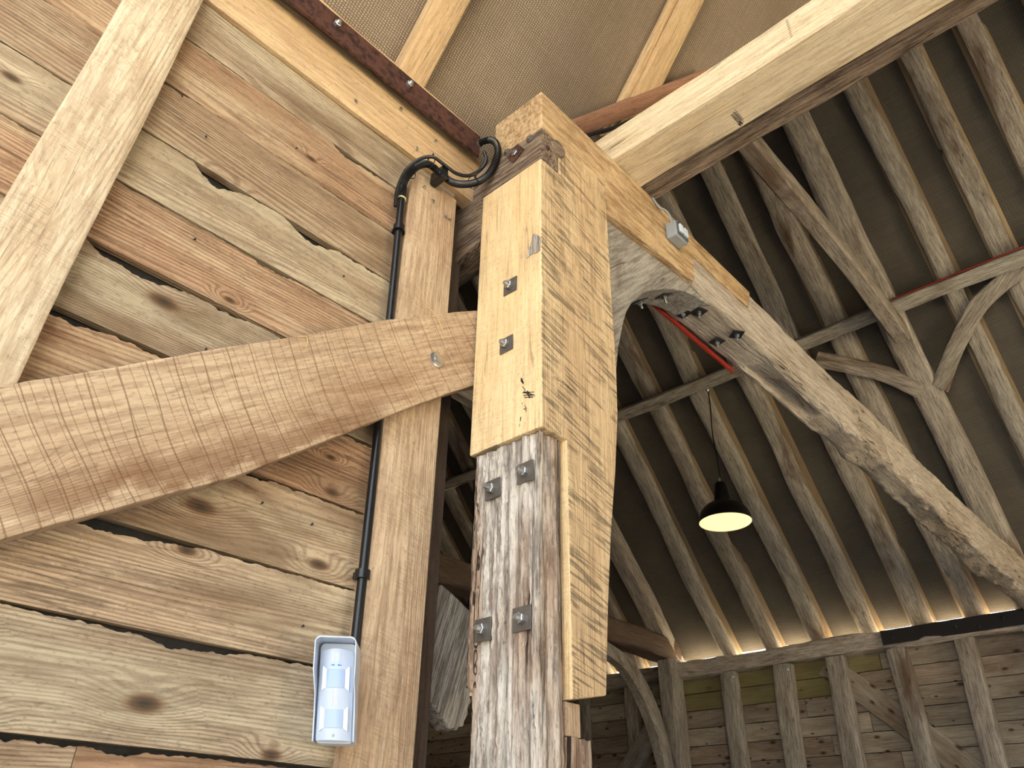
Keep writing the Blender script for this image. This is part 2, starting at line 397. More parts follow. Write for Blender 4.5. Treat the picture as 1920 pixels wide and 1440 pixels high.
def timber(name, p0, p1, w, h, mat, up=(0, 0, 1), parent=None, seg=18, ns=4, wob=0.004, rough=0.003, seed=0.0, bev=0.06, bend=None, w1=None, h1=None,
           rfreq=9.0, shape=None, cut0=0.0, cut1=0.0):
    """solid timber of w (local Y) x h (local Z) from p0 to p1, slightly uneven; grain along its length.
    shape(s, y, z) -> (dy, dz) adds local modelling, bend(s) -> (y, z) curves the axis"""
    p0, p1 = Vector(p0), Vector(p1)
    L = (p1 - p0).length
    mw = frame(p0, p1 - p0, up)
    per = []
    for a, b in (((-1, -1), (1, -1)), ((1, -1), (1, 1)), ((1, 1), (-1, 1)), ((-1, 1), (-1, -1))):
        for k in range(ns):
            f = bev + (1 - 2 * bev) * k / (ns - 1)
            per.append((a[0] + (b[0] - a[0]) * f, a[1] + (b[1] - a[1]) * f))
    n = len(per)
    verts, faces = [], []
    for i in range(seg + 1):
        s = i / seg
        ww = w + ((w1 if w1 is not None else w) - w) * s
        hh = h + ((h1 if h1 is not None else h) - h) * s
        cy = wob * 2 * noise.noise(V(s * L * 0.9 + seed, seed * 1.7, 3.1))
        cz = wob * 2 * noise.noise(V(s * L * 0.9 + seed, seed * 2.3, 9.4))
        if bend:
            b = bend(s); cy += b[0]; cz += b[1]
        for a, b in per:
            y, z = a * ww / 2, b * hh / 2
            d = rough * (noise.noise(V(s * L * rfreq * 0.25 + seed * 3, y * rfreq + seed, z * rfreq)) + 0.5 * noise.noise(V(s * L * rfreq + seed, y * rfreq * 3, z * rfreq * 3)))
            q = Vector((a if abs(a) > 0.98 else a * 0.2, b if abs(b) > 0.98 else b * 0.2)).normalized()
            dy, dz = (shape(s, a, b) if shape else (0, 0))
            x = s * L
            if i == 0: x += cut0 * a
            if i == seg: x += cut1 * a
            verts.append((x, cy + y + q.x * d * 2 + dy, cz + z + q.y * d * 2 + dz))
    for i in range(seg):
        for k in range(n):
            a, b = i * n + k, i * n + (k + 1) % n
            faces.append((a, b, b + n, a + n))
    faces.append(list(range(n))[::-1]); faces.append([seg * n + k for k in range(n)])
    return mesh_obj(name, verts, faces, mat, mw, parent, smooth=True, auto=math.radians(38))

def tube(name, pts, r, mat, parent=None, n=12, rib=0.0, sub=6, rib_pitch=0.004, closed_ends=True):
    pts = [Vector(p) for p in pts]
    if sub > 1 and len(pts) > 2:                         # Catmull-Rom
        q = []
        for i in range(len(pts) - 1):
            a, b, c, d = pts[max(i - 1, 0)], pts[i], pts[i + 1], pts[min(i + 2, len(pts) - 1)]
            for k in range(sub):
                t = k / sub
                q.append(0.5 * ((2 * b) + (c - a) * t + (2 * a - 5 * b + 4 * c - d) * t * t + (3 * b - a - 3 * c + d) * t ** 3))
        q.append(pts[-1]); pts = q
    if rib:
        out, acc = [pts[0]], 0.0
        step = rib_pitch / 2
        for a, b in zip(pts, pts[1:]):
            Ls = (b - a).length; t = step - acc
            while t <= Ls:
                out.append(a.lerp(b, t / Ls)); t += step
            acc = Ls - (t - step)
        pts = out
    o0 = pts[0].copy()
    verts, faces = [], []
    nrm = None
    for i, p in enumerate(pts):
        d = (pts[min(i + 1, len(pts) - 1)] - pts[max(i - 1, 0)]).normalized()
        if nrm is None:
            nrm = d.orthogonal().normalized()
        nrm = (nrm - d * nrm.dot(d)).normalized()
        bn = d.cross(nrm)
        rr = r + (rib if i % 2 else 0.0)
        for k in range(n):
            a = 2 * math.pi * k / n
            verts.append(p - o0 + (nrm * math.cos(a) + bn * math.sin(a)) * rr)
    for i in range(len(pts) - 1):
        for k in range(n):
            a, b = i * n + k, i * n + (k + 1) % n
            faces.append((a, b, b + n, a + n))
    if closed_ends:
        faces.append(list(range(n))[::-1]); faces.append([(len(pts) - 1) * n + k for k in range(n)])
    return mesh_obj(name, verts, faces, mat, Matrix.Translation(o0), parent, smooth=not rib, auto=math.radians(50))

def lathe(name, prof, mat, mw, parent=None, n=32, closed=False, smooth=True):
    """profile of (r, z) turned about local Z"""
    verts, faces = [], []
    for r, z in prof:
        for k in range(n):
            a = 2 * math.pi * k / n
            verts.append((r * math.cos(a), r * math.sin(a), z))
    m = len(prof)
    for i in range(m - 1):
        for k in range(n):
            a, b = i * n + k, i * n + (k + 1) % n
            faces.append((a, b, b + n, a + n))
    if closed:
        faces.append([k for k in range(n)][::-1]); faces.append([(m - 1) * n + k for k in range(n)])
    return mesh_obj(name, verts, faces, mat, mw, parent, smooth=smooth, auto=math.radians(40))

def out_frame(loc, nrm, spin=0.0, up=(0, 0, 1)):
    """local Z points along nrm"""
    z = Vector(nrm).normalized()
    u = Vector(up)
    if abs(z.dot(u)) > 0.95: u = Vector((0, 1, 0))
    y = (u - z * u.dot(z)).normalized(); x = y.cross(z)
    m = Matrix((x, y, z)).transposed().to_4x4(); m.translation = Vector(loc)
    return m @ Matrix.Rotation(spin, 4, 'Z')

def hexnut(loc, nrm, af, ht, parent, mat='zinc', spin=0.2, stud=0.6, name='nut'):
    r = af / math.sqrt(3)
    prof = [(r * 0.86, 0), (r, 0.0008), (r, ht - 0.0015), (r * 0.84, ht)]
    mw = out_frame(loc, nrm, spin)
    o = lathe(name, prof, mat, mw, parent, n=6, closed=True, smooth=False)
    if stud:
        rs = r * 0.55
        L = ht * stud
        p2 = []
        for i in range(5):
            p2 += [(rs, ht + L * i / 5), (rs * 0.9, ht + L * (i + 0.5) / 5)]
        p2 += [(rs * 0.8, ht + L)]
        lathe('bolt_end', p2, mat, mw, o, n=12, closed=True)
    return o

def plate_washer(loc, nrm, size, parent, spin=0.0, mat='galv', nut=True, stud=1.0, nsz=0.025, nht=0.013):
    t = 0.004; s = size / 2
    mw = out_frame(loc, nrm, spin)
    vs_ = [(-s, -s, 0), (s, -s, 0), (s, s, 0), (-s, s, 0), (-s, -s, t), (s, -s, t), (s, s, t), (-s, s, t)]
    fs = [(0, 3, 2, 1), (4, 5, 6, 7), (0, 1, 5, 4), (1, 2, 6, 5), (2, 3, 7, 6), (3, 0, 4, 7)]
    o = mesh_obj('plate_washer', vs_, fs, mat, mw, parent, bevel=0.0008)
    if nut:
        c = mw @ Vector((0, 0, t))
        hexnut(c, nrm, nsz, nht, o, stud=stud, spin=random.uniform(0, 1))
    return o

def nail(loc, nrm, parent, r=0.0045, ht=0.003, mat='zinc'):
    tilt = Vector(nrm) + Vector((random.uniform(-.3, .3), random.uniform(-.3, .3), random.uniform(-.3, .3)))
    return lathe('nail', [(r * 0.5, -0.004), (r * 0.5, ht), (r, ht), (r * 1.02, ht + 0.0012), (r * 0.6, ht + 0.002)], mat, out_frame(loc, tilt), parent, n=10, closed=True)

ORD = ['first', 'second', 'third', 'fourth', 'fifth', 'sixth', 'seventh', 'eighth', 'ninth', 'tenth', 'eleventh']

# ------------------------------------------------------------------ ground, floor
tag(box('floor', (-10, -1.25, FLOOR - 0.1), (6, 8.7, FLOOR), 'concrete', bevel=0), 'pale concrete barn floor', kind='structure')
g = wobj('ground', [(-40, -40, FLOOR - 0.11), (40, -40, FLOOR - 0.11), (40, 40, FLOOR - 0.11), (-40, 40, FLOOR - 0.11)], [(0, 1, 2, 3)], 'gravel')
tag(g, 'pale gravel yard outside the barn', kind='structure')

# ------------------------------------------------------------------ near boarded wall (left)
WX = -1.57
wall_left = box('wall_left', (-1.612, -1.25, FLOOR), (-1.600, 1.335, 2.30), 'flat_black', grain=(0, 1, 0), bevel=0)
tag(wall_left, 'boarded porch wall with black backing between waney pine boards', kind='structure')
zb = [-1.5, -1.18, -0.99, -0.80, -0.60, -0.41, -0.21, -0.02, 0.17, 0.375, 0.567, 0.768, 0.967, 1.163, 1.354, 1.538, 1.732, 1.930, 2.096]
# dark ragged gaps below a board edge: row boundary -> list of (y0, y1, depth)
gaps = {0.17: [(0.58, 0.82, 0.016)], 0.375: [(0.64, 0.90, 0.020), (0.40, 0.46, 0.008)], 0.567: [(0.40, 0.64, 0.034), (0.64, 0.80, 0.012)], 0.768: [(0.60, 0.90, 0.014)],
        0.967: [(0.22, 0.60, 0.024), (1.0, 1.14, 0.012)], 1.163: [(0.33, 0.58, 0.036), (0.52, 0.84, 0.020)], 1.354: [(0.66, 0.80, 0.018), (0.02, 0.12, 0.012)],
        1.538: [(0.485, 0.67, 0.034), (0.76, 0.90, 0.034)], 1.732: [(0.30, 0.42, 0.014), (0.84, 1.08, 0.012)], 1.930: [(0.84, 1.10, 0.022)]}

def wany(z, y):
    d = 0.0065 + 0.0085 * max(0, noise.noise(V(y * 2.6, z * 9.7, 1.3)) + 0.15)
    for y0, y1, dd in gaps.get(z, []):
        m = 0.05
        if y0 - m < y < y1 + m:
            t = (y - y0 + m) / (y1 - y0 + 2 * m)
            e = math.sin(math.pi * t ** 0.6) ** 1.2 * (0.75 + 0.6 * noise.noise(V(y * 9, z * 5, 8.0)))
            d = max(d, dd * 1.35 * e)
    k = min(1.0, d / 0.012)
    d += k * (0.0065 * noise.noise(V(y * 34, z * 13, 4.0)) + 0.0040 * noise.noise(V(y * 100, z * 7, 2.0)))
    return max(0.002, d)

def near_board(z0, z1, y0, y1, seed):
    n = int((y1 - y0) / (0.004 if z0 > -0.1 else 0.05))
    verts, faces = [], []
    th = 0.022
    for i in range(n + 1):
        y = y0 + (y1 - y0) * i / n
        zt = z1 - (wany(z1, y) if z1 < 2.09 else 0.0)
        zl = z0 + 0.0006 + 0.0012 * noise.noise(V(y * 4, seed, 0.3))
        dx = 0.0025 * noise.noise(V(y * 1.5, seed * 2.2, 5.5))
        cup = 0.002 * noise.noise(V(y * .7, seed * 1.2, 7.7))
        xl, xt = WX - 0.004 + dx, WX + 0.002 + dx
        xm = (xl + xt) / 2 + cup
        zm = (zl + zt) / 2
        verts += [(xl - th, y, zl), (xl, y, zl), (xm, y, zm), (xt, y, zt - 0.0015), (xt - 0.004, y, zt), (xt - th, y, zt - 0.002)]
    for i in range(n):
        for k in range(6):
            a, b = i * 6 + k, i * 6 + (k + 1) % 6
            faces.append((a, b, b + 6, a + 6))
    faces.append([0, 1, 2, 3, 4, 5]); faces.append([n * 6 + k for k in range(6)])
    return wobj('board', verts, faces, 'pine', grain=(0, 1, 0.004 * math.sin(seed * 7)), parent=wall_left, smooth=True, auto=math.radians(30), origin=(WX, 0.4, (z0 + z1) / 2))

for i in range(len(zb) - 1):
    z0, z1 = zb[i], zb[i + 1]
    if z0 == -0.02:
        near_board(z0, z1, -1.2, 0.567, i + 0.5); near_board(z0, z1, 0.5685, 1.33, i + 0.9)
    else:
        near_board(z0, z1, -1.2, 1.33, i * 1.37)
# nails proud of the boards
for (y, z) in ((0.60, 1.02), (0.93, 1.45), (0.70, 1.80), (0.45, 1.63), (0.36, 1.71), (0.82, 0.70), (0.96, 0.69), (0.50, 1.30), (0.75, 1.05), (0.98, 0.45)):
    nail((WX + 0.002, y, z), (1, 0, 0), wall_left, r=0.003, mat='dark_steel')

# wall plate along the top of the boards
wp = empty('wall_plate', (-1.58, 0.1, 2.10))
tag(wp, 'yellow oak wall plate with knots under the rusty steel angle', 'beam')
timber('plank', (-1.580, -1.25, 2.222), (-1.580, 1.43, 2.222), 0.06, 0.246, 'rafter_new', parent=wp, seg=60, ns=6, wob=0.003, rough=0.003, seed=3.3, bev=0.03)
for (y, z) in ((1.03, 2.27), (1.12, 2.14), (0.85, 2.14), (1.20, 2.25)):
    nail((-1.549, y, z), (1, 0, 0), wp, r=0.006, ht=0.006)

# rusted steel angle with bolts
sa = empty('steel_angle', (-1.51, 0.1, 2.30))
tag(sa, 'rust-brown steel angle bolted along the top of the boarded wall', 'steel angle')
prism('angle_bar', [(-1.516, 2.290), (-1.504, 2.290), (-1.504, 2.402), (-1.53, 2.402), (-1.53, 2.393), (-1.516, 2.393)], 'y', -1.25, 1.385, 'rust', (0, 1, 0), parent=sa, bevel=0.002)
for y in (-0.05, 0.33, 0.705, 1.02, 1.378):
    hexnut((-1.504, y, 2.352), (1, 0, 0), 0.022, 0.014, sa, spin=y * 5, stud=0.7)
timber('packing_strip', (-1.54, -1.25, 2.409), (-1.54, 1.39, 2.409), 0.06, 0.016, 'rafter_new', parent=sa, seg=10, ns=2)

# ------------------------------------------------------------------ near studs and the diagonal brace
st1 = empty('wall_stud', (-1.57, 1.2, FLOOR))
tag(st1, 'tan oak stud with the white detector and black conduit beside it', 'stud')
prism('stud', [(-1.598, 1.118), (-1.545, 1.112), (-1.531, 1.155), (-1.529, 1.310), (-1.598, 1.312)], 'z', FLOOR, 2.02, 'stud_oak', (0, 0, 1), up=(1, 0, 0), parent=st1, bevel=0.004)
for (y, z) in ((1.155, 1.965), (1.20, 1.93), (1.262, 1.90), (1.28, 1.90)):
    nail((-1.529, y, z), (1, 0, 0), st1, r=0.006, ht=0.005)
st2 = timber('wall_stud', (-1.557, 0.092, FLOOR), (-1.557, 0.236, 2.10), 0.078, 0.158, 'pale_oak', up=(0, 1, 0), seg=30, ns=5, wob=0.003, rough=0.002, seed=5.1, bev=0.04)
tag(st2, 'wide pale oak stud crossing the boards, ending on the sloping brace', 'stud')
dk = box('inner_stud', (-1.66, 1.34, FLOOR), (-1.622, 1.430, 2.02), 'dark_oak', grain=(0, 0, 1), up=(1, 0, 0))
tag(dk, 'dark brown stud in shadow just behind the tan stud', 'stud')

br = empty('diagonal_brace', (-1.51, 0.2, 0.6))
tag(br, 'broad sawn oak brace rising across the boards to the post', 'brace')
up_e = [(-1.22, -0.135), (-0.60, 0.228), (-0.10, 0.520), (0.23, 0.718), (0.40, 0.840), (0.59, 0.985), (0.80, 1.135), (1.05, 1.325), (1.40, 1.560), (1.55, 1.645)]
lo_e = [(1.62, 1.400), (1.405, 1.267), (1.20, 1.110), (1.0, 0.945), (0.708, 0.706), (0.50, 0.570), (0.321, 0.452), (-0.05, 0.255), (-0.60, -0.045), (-1.22, -0.375)]
def dense(p, n, amp, sd):
    o = []
    for a, b in zip(p, p[1:]):
        for k in range(n):
            t = k / n
            y = a[0] + (b[0] - a[0]) * t; z = a[1] + (b[1] - a[1]) * t
            o.append((y, z + amp * noise.noise(V(y * 14, sd, 0)) + amp * 0.6 * noise.noise(V(y * 50, sd, 3))))
    o.append(p[-1]); return o
bpl = prism('plank', dense(up_e, 8, 0.003, 1.0) + dense(lo_e, 8, 0.002, 4.0), 'x', -1.560, -1.497, 'brace_oak', (0, 0.82, 0.57), up=(1, 0, 0), parent=br, bevel=0.003)
def edge_stain(mat, mw, ref, run, col):
    """brown water stain with a ragged outline following the lower edge of the brace"""
    tr = mat.node_tree; t = NT.__new__(NT); t.m, t.t, t.b = mat, tr, tr.nodes['Principled BSDF']
    inv = mw.inverted(); yl = (inv @ Vector(ref)).y; x0, x1 = [(inv @ Vector(p)).x for p in run]
    tc = t.n('ShaderNodeTexCoord'); sp = t.n('ShaderNodeSeparateXYZ'); t.link(tc.outputs['Object'], sp.inputs[0])
    wob_ = t.math('MULTIPLY', t.math('SUBTRACT', t.noise(t.vmul(tc.outputs['Object'], (9, 14, 14)), 1.0, 4.0, 0.6), 0.5), 0.16)
    q = t.math('ADD', t.math('SUBTRACT', sp.outputs[1], yl), wob_)
    band = t.math('MULTIPLY', t.ramp(q, 0.012, 0.034), t.ramp(q, 0.120, 0.045))
    along = t.math('MULTIPLY', t.ramp(sp.outputs[0], x0, x0 + 0.15), t.ramp(sp.outputs[0], x1, x1 - 0.12))
    old = t.b.inputs['Base Color'].links[0].from_socket
    t.link(t.mix(t.math('MULTIPLY', t.math('MULTIPLY', band, along), 0.62), old, col), t.b.inputs['Base Color'])
edge_stain(M['brace_oak'], MW[bpl], (-1.5, 0.708, 0.706), ((-1.5, 0.30, 0.45), (-1.5, 1.12, 1.05)), srgb(112, 74, 46))
wsh = lathe('round_washer', [(0.004, 0.0), (0.024, 0.0), (0.0255, 0.001), (0.0255, 0.003), (0.024, 0.004), (0.012, 0.005), (0.011, 0.010), (0.006, 0.011)], 'zinc', out_frame((-1.497, 1.249, 1.285), (1, 0, 0)), br, n=28, closed=True)
for (y, z) in ((1.26, 1.345), (1.29, 1.345), (1.31, 1.335)):
    nail((-1.497, y, z), (1, 0, 0), br, r=0.003)

# broken grey rail between stud and post
rail_pts = [(1.425, 0.660), (1.46, 0.648), (1.50, 0.630), (1.55, 0.605), (1.575, 0.55), (1.57, 0.48), (1.548, 0.415), (1.556, 0.400), (1.552, 0.385), (1.562, 0.372), (1.548, 0.352), (1.550, 0.335), (1.538, 0.318),
            (1.535, 0.302), (1.522, 0.305), (1.512, 0.291), (1.498, 0.297), (1.488, 0.290), (1.468, 0.305), (1.448, 0.322), (1.420, 0.345), (1.350, 0.39), (1.34, 0.50), (1.35, 0.64)]
rl = prism('broken_rail', [(y * 1.0406, z_ * 1.0406) for y, z_ in rail_pts], 'x', -1.725, -1.665, 'grey_rail', (0, 0.3, 1), up=(1, 0, 0), bevel=0.006)
tag(rl, 'weathered grey broken board end between the dark stud and the post', 'board')

# ------------------------------------------------------------------ the repaired post
post = empty('timber_post', (-1.35, 1.55, FLOOR))
tag(post, 'repaired timber post, new yellow oak above and furrowed old grey oak below', 'post')
rep = prism('oak_repair', [(1.400, 1.016), (1.400, 2.073), (1.500, 2.073), (1.500, 2.238), (1.78, 2.245), (1.780, 2.0), (1.777, 1.37), (1.768, 1.2), (1.738, 1.0), (1.70, 0.8), (1.668, 0.58), (1.642, 0.355),
                           (1.508, 0.328), (1.508, 1.016)], 'x', -1.490, -1.207, 'sawn_oak', (0, 0, 1), up=(1, 0, 0), parent=post, bevel=0.004)
rep['label'] = 'new yellow oak scarfed onto the old post'
rep.data.materials.append(M['new_oak'])
for p in rep.data.polygons:
    nw = MW[rep].to_3x3() @ p.normal
    if nw.y < -0.6 and p.center is not None:
        p.material_index = 1

# furrowed old half of the post
def old_post(name, x0, x1, y0, y1, z0, z1, seed, left_notch=True, parent=None, amp=1.0):
    per = []
    NX, NY = 120, 30
    for k in range(NX): per.append((x0 + (x1 - x0) * k / NX, y0, 0, -1))
    for k in range(NY): per.append((x1, y0 + (y1 - y0) * k / NY, 1, 0))
    for k in range(16): per.append((x1 - (x1 - x0) * k / 16, y1, 0, 1))
    for k in range(16): per.append((x0, y1 - (y1 - y0) * k / 16, -1, 0))
    n = len(per)
    seg = int((z1 - z0) / 0.007)
    verts, faces = [], []
    for i in range(seg + 1):
        z = z0 + (z1 - z0) * i / seg
        for (x, y, nx, ny) in per:
            u = x * 1.0 + y * 1.0
            f = noise.noise(V(u * 34 + 0.25 * noise.noise(V(z * 3, u * 4, seed)), z * 0.9, seed))
            f2 = noise.noise(V(u * 110, z * 3.0, seed + 5))
            f3 = noise.noise(V(x * 60, y * 60, z * 40 + seed))
            d = 0.012 * (f - 0.25) + 0.0036 * f2 + 0.0020 * f3
            fis = abs(noise.noise(V(u * 12 + 0.3 * noise.noise(V(z * 2.2, 0.4, seed)), z * 0.28, seed + 11)))
            d -= 0.020 * max(0.0, 1 - fis / 0.03)
            if ny == -1:
                for xf, ph, dp in ((-1.343, 0.0, 0.042), (-1.268, 5.0, 0.016), (-1.400, 9.0, 0.014)):
                    q = abs(x - xf - 0.007 * noise.noise(V(z * 3.5, ph, 1)) - 0.002 * noise.noise(V(z * 25, ph, 1)))
                    d -= dp * max(0.0, 1 - q / 0.0055) * (0.75 + 0.5 * noise.noise(V(z * 5, ph, 6)))
                if x < -1.343: d += 0.004 * noise.noise(V(x * 90, z * 60, seed)) - 0.002
            d = min(d, 0.004) * amp
            cx = min(abs(x - x0), abs(x - x1)); cy = min(abs(y - y0), abs(y - y1))
            c = 0.0
            if cx < 0.012 and cy < 0.012: c = -0.006
            X = x + nx * (d + c); Y = y + ny * (d + c)
            if ny == -1 and cx < 0.012: X += (0.006 if x < (x0 + x1) / 2 else -0.006) * (1 - cx / 0.012)
            if left_notch and X < x0 + 0.05:
                w = max(0.0, min(1.0, (0.372 + 0.01 * noise.noise(V(y * 90, 1, 2)) - z) / 0.012))
                X += 0.030 * w * (1 - (X - x0) / 0.05)
                X += 0.006 * max(0, noise.noise(V(z * 22, y * 30, 3.3)))
            verts.append((X, Y, z))
    for i in range(seg):
        for k in range(n):
            a, b = i * n + k, i * n + (k + 1) % n
            faces.append((a, b, b + n, a + n))
    faces.append(list(range(n))[::-1]); faces.append([seg * n + k for k in range(n)])
    return wobj(name, verts, faces, 'post_old', grain=(0, 0, 1), up=(1, 0, 0), parent=parent, smooth=True, auto=math.radians(60), origin=((x0 + x1) / 2, (y0 + y1) / 2, 0.5))
op = old_post('old_post', -1.487, -1.224, 1.412, 1.506, FLOOR, 1.014, 2.0, True, post)
op['label'] = 'furrowed grey weathered oak'
stub = old_post('old_post_stub', -1.44, -1.224, 1.508, 1.606, FLOOR, 0.250, 6.0, False, post)
box('tenon_block', (-1.44, 1.509, 0.252), (-1.232, 1.566, 0.327), 'stud_oak', grain=(0, 0, 1), up=(1, 0, 0), parent=post)
for (x, y, z, s, sp) in ((-1.337, 1.3995, 1.574, 0.056, -0.02), (-1.3475, 1.3995, 1.350, 0.054, 0.01)):
    plate_washer((x, y, z), (0, -1, 0), s, post, sp)
for (x, z, s, sp) in ((-1.2725, 0.899, 0.059, 0.02), (-1.395, 0.885, 0.057, 0.04), (-1.4125, 0.502, 0.057, 0.0), (-1.279, 0.507, 0.060, 0.01)):
    plate_washer((x, 1.408, z), (0, -1, 0), s, post, sp, stud=1.5 if z > .8 else 0.9)

# old plate remnant running across the top of the post
lg = prism('old_beam_end', dense([(-2.3, 1.86), (-1.62, 1.845), (-1.497, 1.875)], 10, 0.008, 2.2) + [(-1.497, 2.078), (-1.207, 2.078), (-1.207, 2.238)] + dense([(-1.30, 2.243), (-1.5, 2.25), (-2.3, 2.19)], 10, 0.006, 7.2),
           'y', 1.404, 1.496, 'log_old', (1, 0, 0), bevel=0.006)
tag(lg, 'rough brown old beam end clamped on top of the post', 'beam')
plate_washer((-1.330, 1.403, 2.190), (0, -1, 0), 0.062, lg, 0.55, mat='rust', stud=0.3, nsz=0.026, nht=0.008)
for (x, z) in ((-1.262, 2.215), (-1.375, 2.232)):
    lathe('dome_bolt', [(0.016, 0), (0.016, 0.002), (0.010, 0.004), (0.009, 0.008), (0.004, 0.010)], 'galv', out_frame((x, 1.403, z), (0, -1, 0)), lg, n=16, closed=True)
lathe('dome_bolt', [(0.011, 0), (0.011, 0.002), (0.007, 0.004), (0.004, 0.007)], 'rust', out_frame((-1.206, 1.435, 2.155), (1, 0, 0)), lg, n=14, closed=True)
lathe('peg', [(0.036, -0.05), (0.036, 0.004), (0.033, 0.008), (0.012, 0.009)], 'log_old', out_frame((-1.207, 1.492, 2.195), (1, 0, 0)), lg, n=24, closed=True)

# ------------------------------------------------------------------ tie beam: new end spliced on the old beam
tie = empty('tie_beam', (-1.345, 5.0, 2.15))
tag(tie, 'long tie beam from the post to the far wall, new end spliced on old oak', 'beam')
TT = 2.467
tn = prism('oak_repair', [(1.422, 2.262), (1.422, TT), (2.2, TT + 0.003), (3.030, TT), (2.985, 2.350), (2.47, 2.335), (2.45, 2.180), (2.10, 2.150), (1.80, 2.120), (1.785, 2.262)], 'x', -1.462, -1.222, 'rough_oak', (0, 1, 0), parent=tie, bevel=0.005)
tn['label'] = 'new yellow oak end of the tie beam'

def old_tie():
    """old waney tie with a decayed pocket along its underside"""
    y0, y1 = 2.44, 8.9
    SEG, NP = 260, 56
    mw = frame((-1.34, y0, 2.30), (0, 1, 0))
    inv = mw.inverted()
    verts, faces = [], []
    for i in range(SEG + 1):
        s = i / SEG; y = y0 + (y1 - y0) * s
        top = 2.345 if y < 2.985 else 2.462
        if 2.985 <= y < 3.03: top = 2.345 + (y - 2.985) / 0.045 * 0.117
        bot = 2.165 - 0.03 * min(1, (y - 2.44) / 2.0) - 0.055 * max(0, min(1, (y - 4.6) / 2.0))
        xr = -1.225; xl = -1.425 - 0.03 * noise.noise(V(y * .5, 1, 1))
        cx, cz = (xl + xr) / 2, (top + bot) / 2
        for k in range(NP):
            a = 2 * math.pi * (k + 0.5) / NP
            c, q = math.cos(a), math.sin(a)
            e = 0.22 if y < 3.4 else 0.34
            px = cx + (xr - xl) / 2 * math.copysign(abs(c) ** e, c)
            pz = cz + (top - bot) / 2 * math.copysign(abs(q) ** e, q)
            under = max(0.0, -q)
            am = 0.005 + 0.030 * min(1, max(0, (y - 3.0) / 1.5)) * (0.35 + 0.65 * under)
            d = am * noise.noise(V(px * 7, y * 2.2, pz * 7)) + am * 0.7 * noise.noise(V(px * 18, y * 6, pz * 18)) + am * 0.35 * noise.noise(V(px * 50, y * 18, pz * 50))
            # decayed pocket on the underside
            t = (y - 3.15) / 0.75
            if 0 < t < 1 and q < -0.3:
                w = max(0, 1 - abs((px - (xl + 0.085)) / 0.05)) * math.sin(math.pi * t) ** 0.5
                pz += 0.075 * min(1, 2 * w)
            t = (y - 4.75) / 0.5
            if 0 < t < 1 and c > 0.2:
                w = max(0, 1 - abs((pz - 2.20) / 0.05)) * math.sin(math.pi * t) ** 0.5
                px -= 0.05 * min(1, 2 * w)
            # long shake on the side
            if c > 0.3 and 3.0 < y < 8:
                zc = 2.36 - 0.03 * (y - 3) + 0.01 * noise.noise(V(y * 3, 0, 0))
                w = max(0, 1 - abs(pz - zc) / 0.012)
                px -= 0.015 * w
            nrm = Vector((c, 0, q)).normalized()
            verts.append(inv @ Vector((px + nrm.x * d, y, pz + nrm.z * d)))
    for i in range(SEG):
        for k in range(NP):
            a, b = i * NP + k, i * NP + (k + 1) % NP
            faces.append((a, b, b + NP, a + NP))
    faces.append(list(range(NP))[::-1]); faces.append([SEG * NP + k for k in range(NP)])
    o = mesh_obj('old_oak', verts, faces, 'tie_old', mw, tie, smooth=True, auto=math.radians(55))
    o['label'] = 'grey gnarled old oak'
old_tie()
for (x, y, z, s, sp) in ((-1.312, 2.625, 2.160, 0.06, 0.3), (-1.372, 2.585, 2.158, 0.06, 0.2), (-1.362, 2.87, 2.146, 0.058, 0.25), (-1.262, 2.88, 2.146, 0.058, 0.7)):
    plate_washer((x, y, z), (0, 0, -1), s, tie, sp, mat='dark_steel', stud=1.4, nsz=0.02)

# arch brace between post and tie
arch_pts = [(1.784, 2.118), (2.10, 2.148), (2.45, 2.178), (2.66, 2.172), (2.60, 2.158), (2.50, 2.140), (2.40, 2.108), (2.30, 2.062), (2.20, 1.998), (2.12, 1.945), (2.054, 1.890), (1.972, 1.798), (1.93, 1.73), (1.908, 1.676), (1.862, 1.536),
            (1.835, 1.402), (1.812, 1.270), (1.795, 1.12), (1.770, 1.05)]
ab = prism('arch_brace', arch_pts + [(1.772, 1.2), (1.781, 1.37)], 'x', -1.405, -1.250, 'old_oak', (0, 0.7, 0.7), up=(1, 0, 0), bevel=0.004)
tag(ab, 'curved grey oak arch brace between the post and tie beam', 'brace')
for (x, y, z, nz) in ((-1.36, 2.20, 1.997, (0, 0.55, -0.83)), (-1.31, 2.32, 2.070, (0, 0.42, -0.9))):
    plate_washer((x, y, z), nz, 0.056, ab, 0.3, mat='dark_steel', stud=1.4, nsz=0.02)

# red strap along the edge of the tie
rs = timber('red_strap', (-1.436, 2.42, 2.160), (-1.436, 3.15, 2.146), 0.012, 0.026, 'red', seg=10, ns=2, wob=0.001, rough=0.0)
tag(rs, 'red metal strip along the underside edge of the tie beam', 'strip')

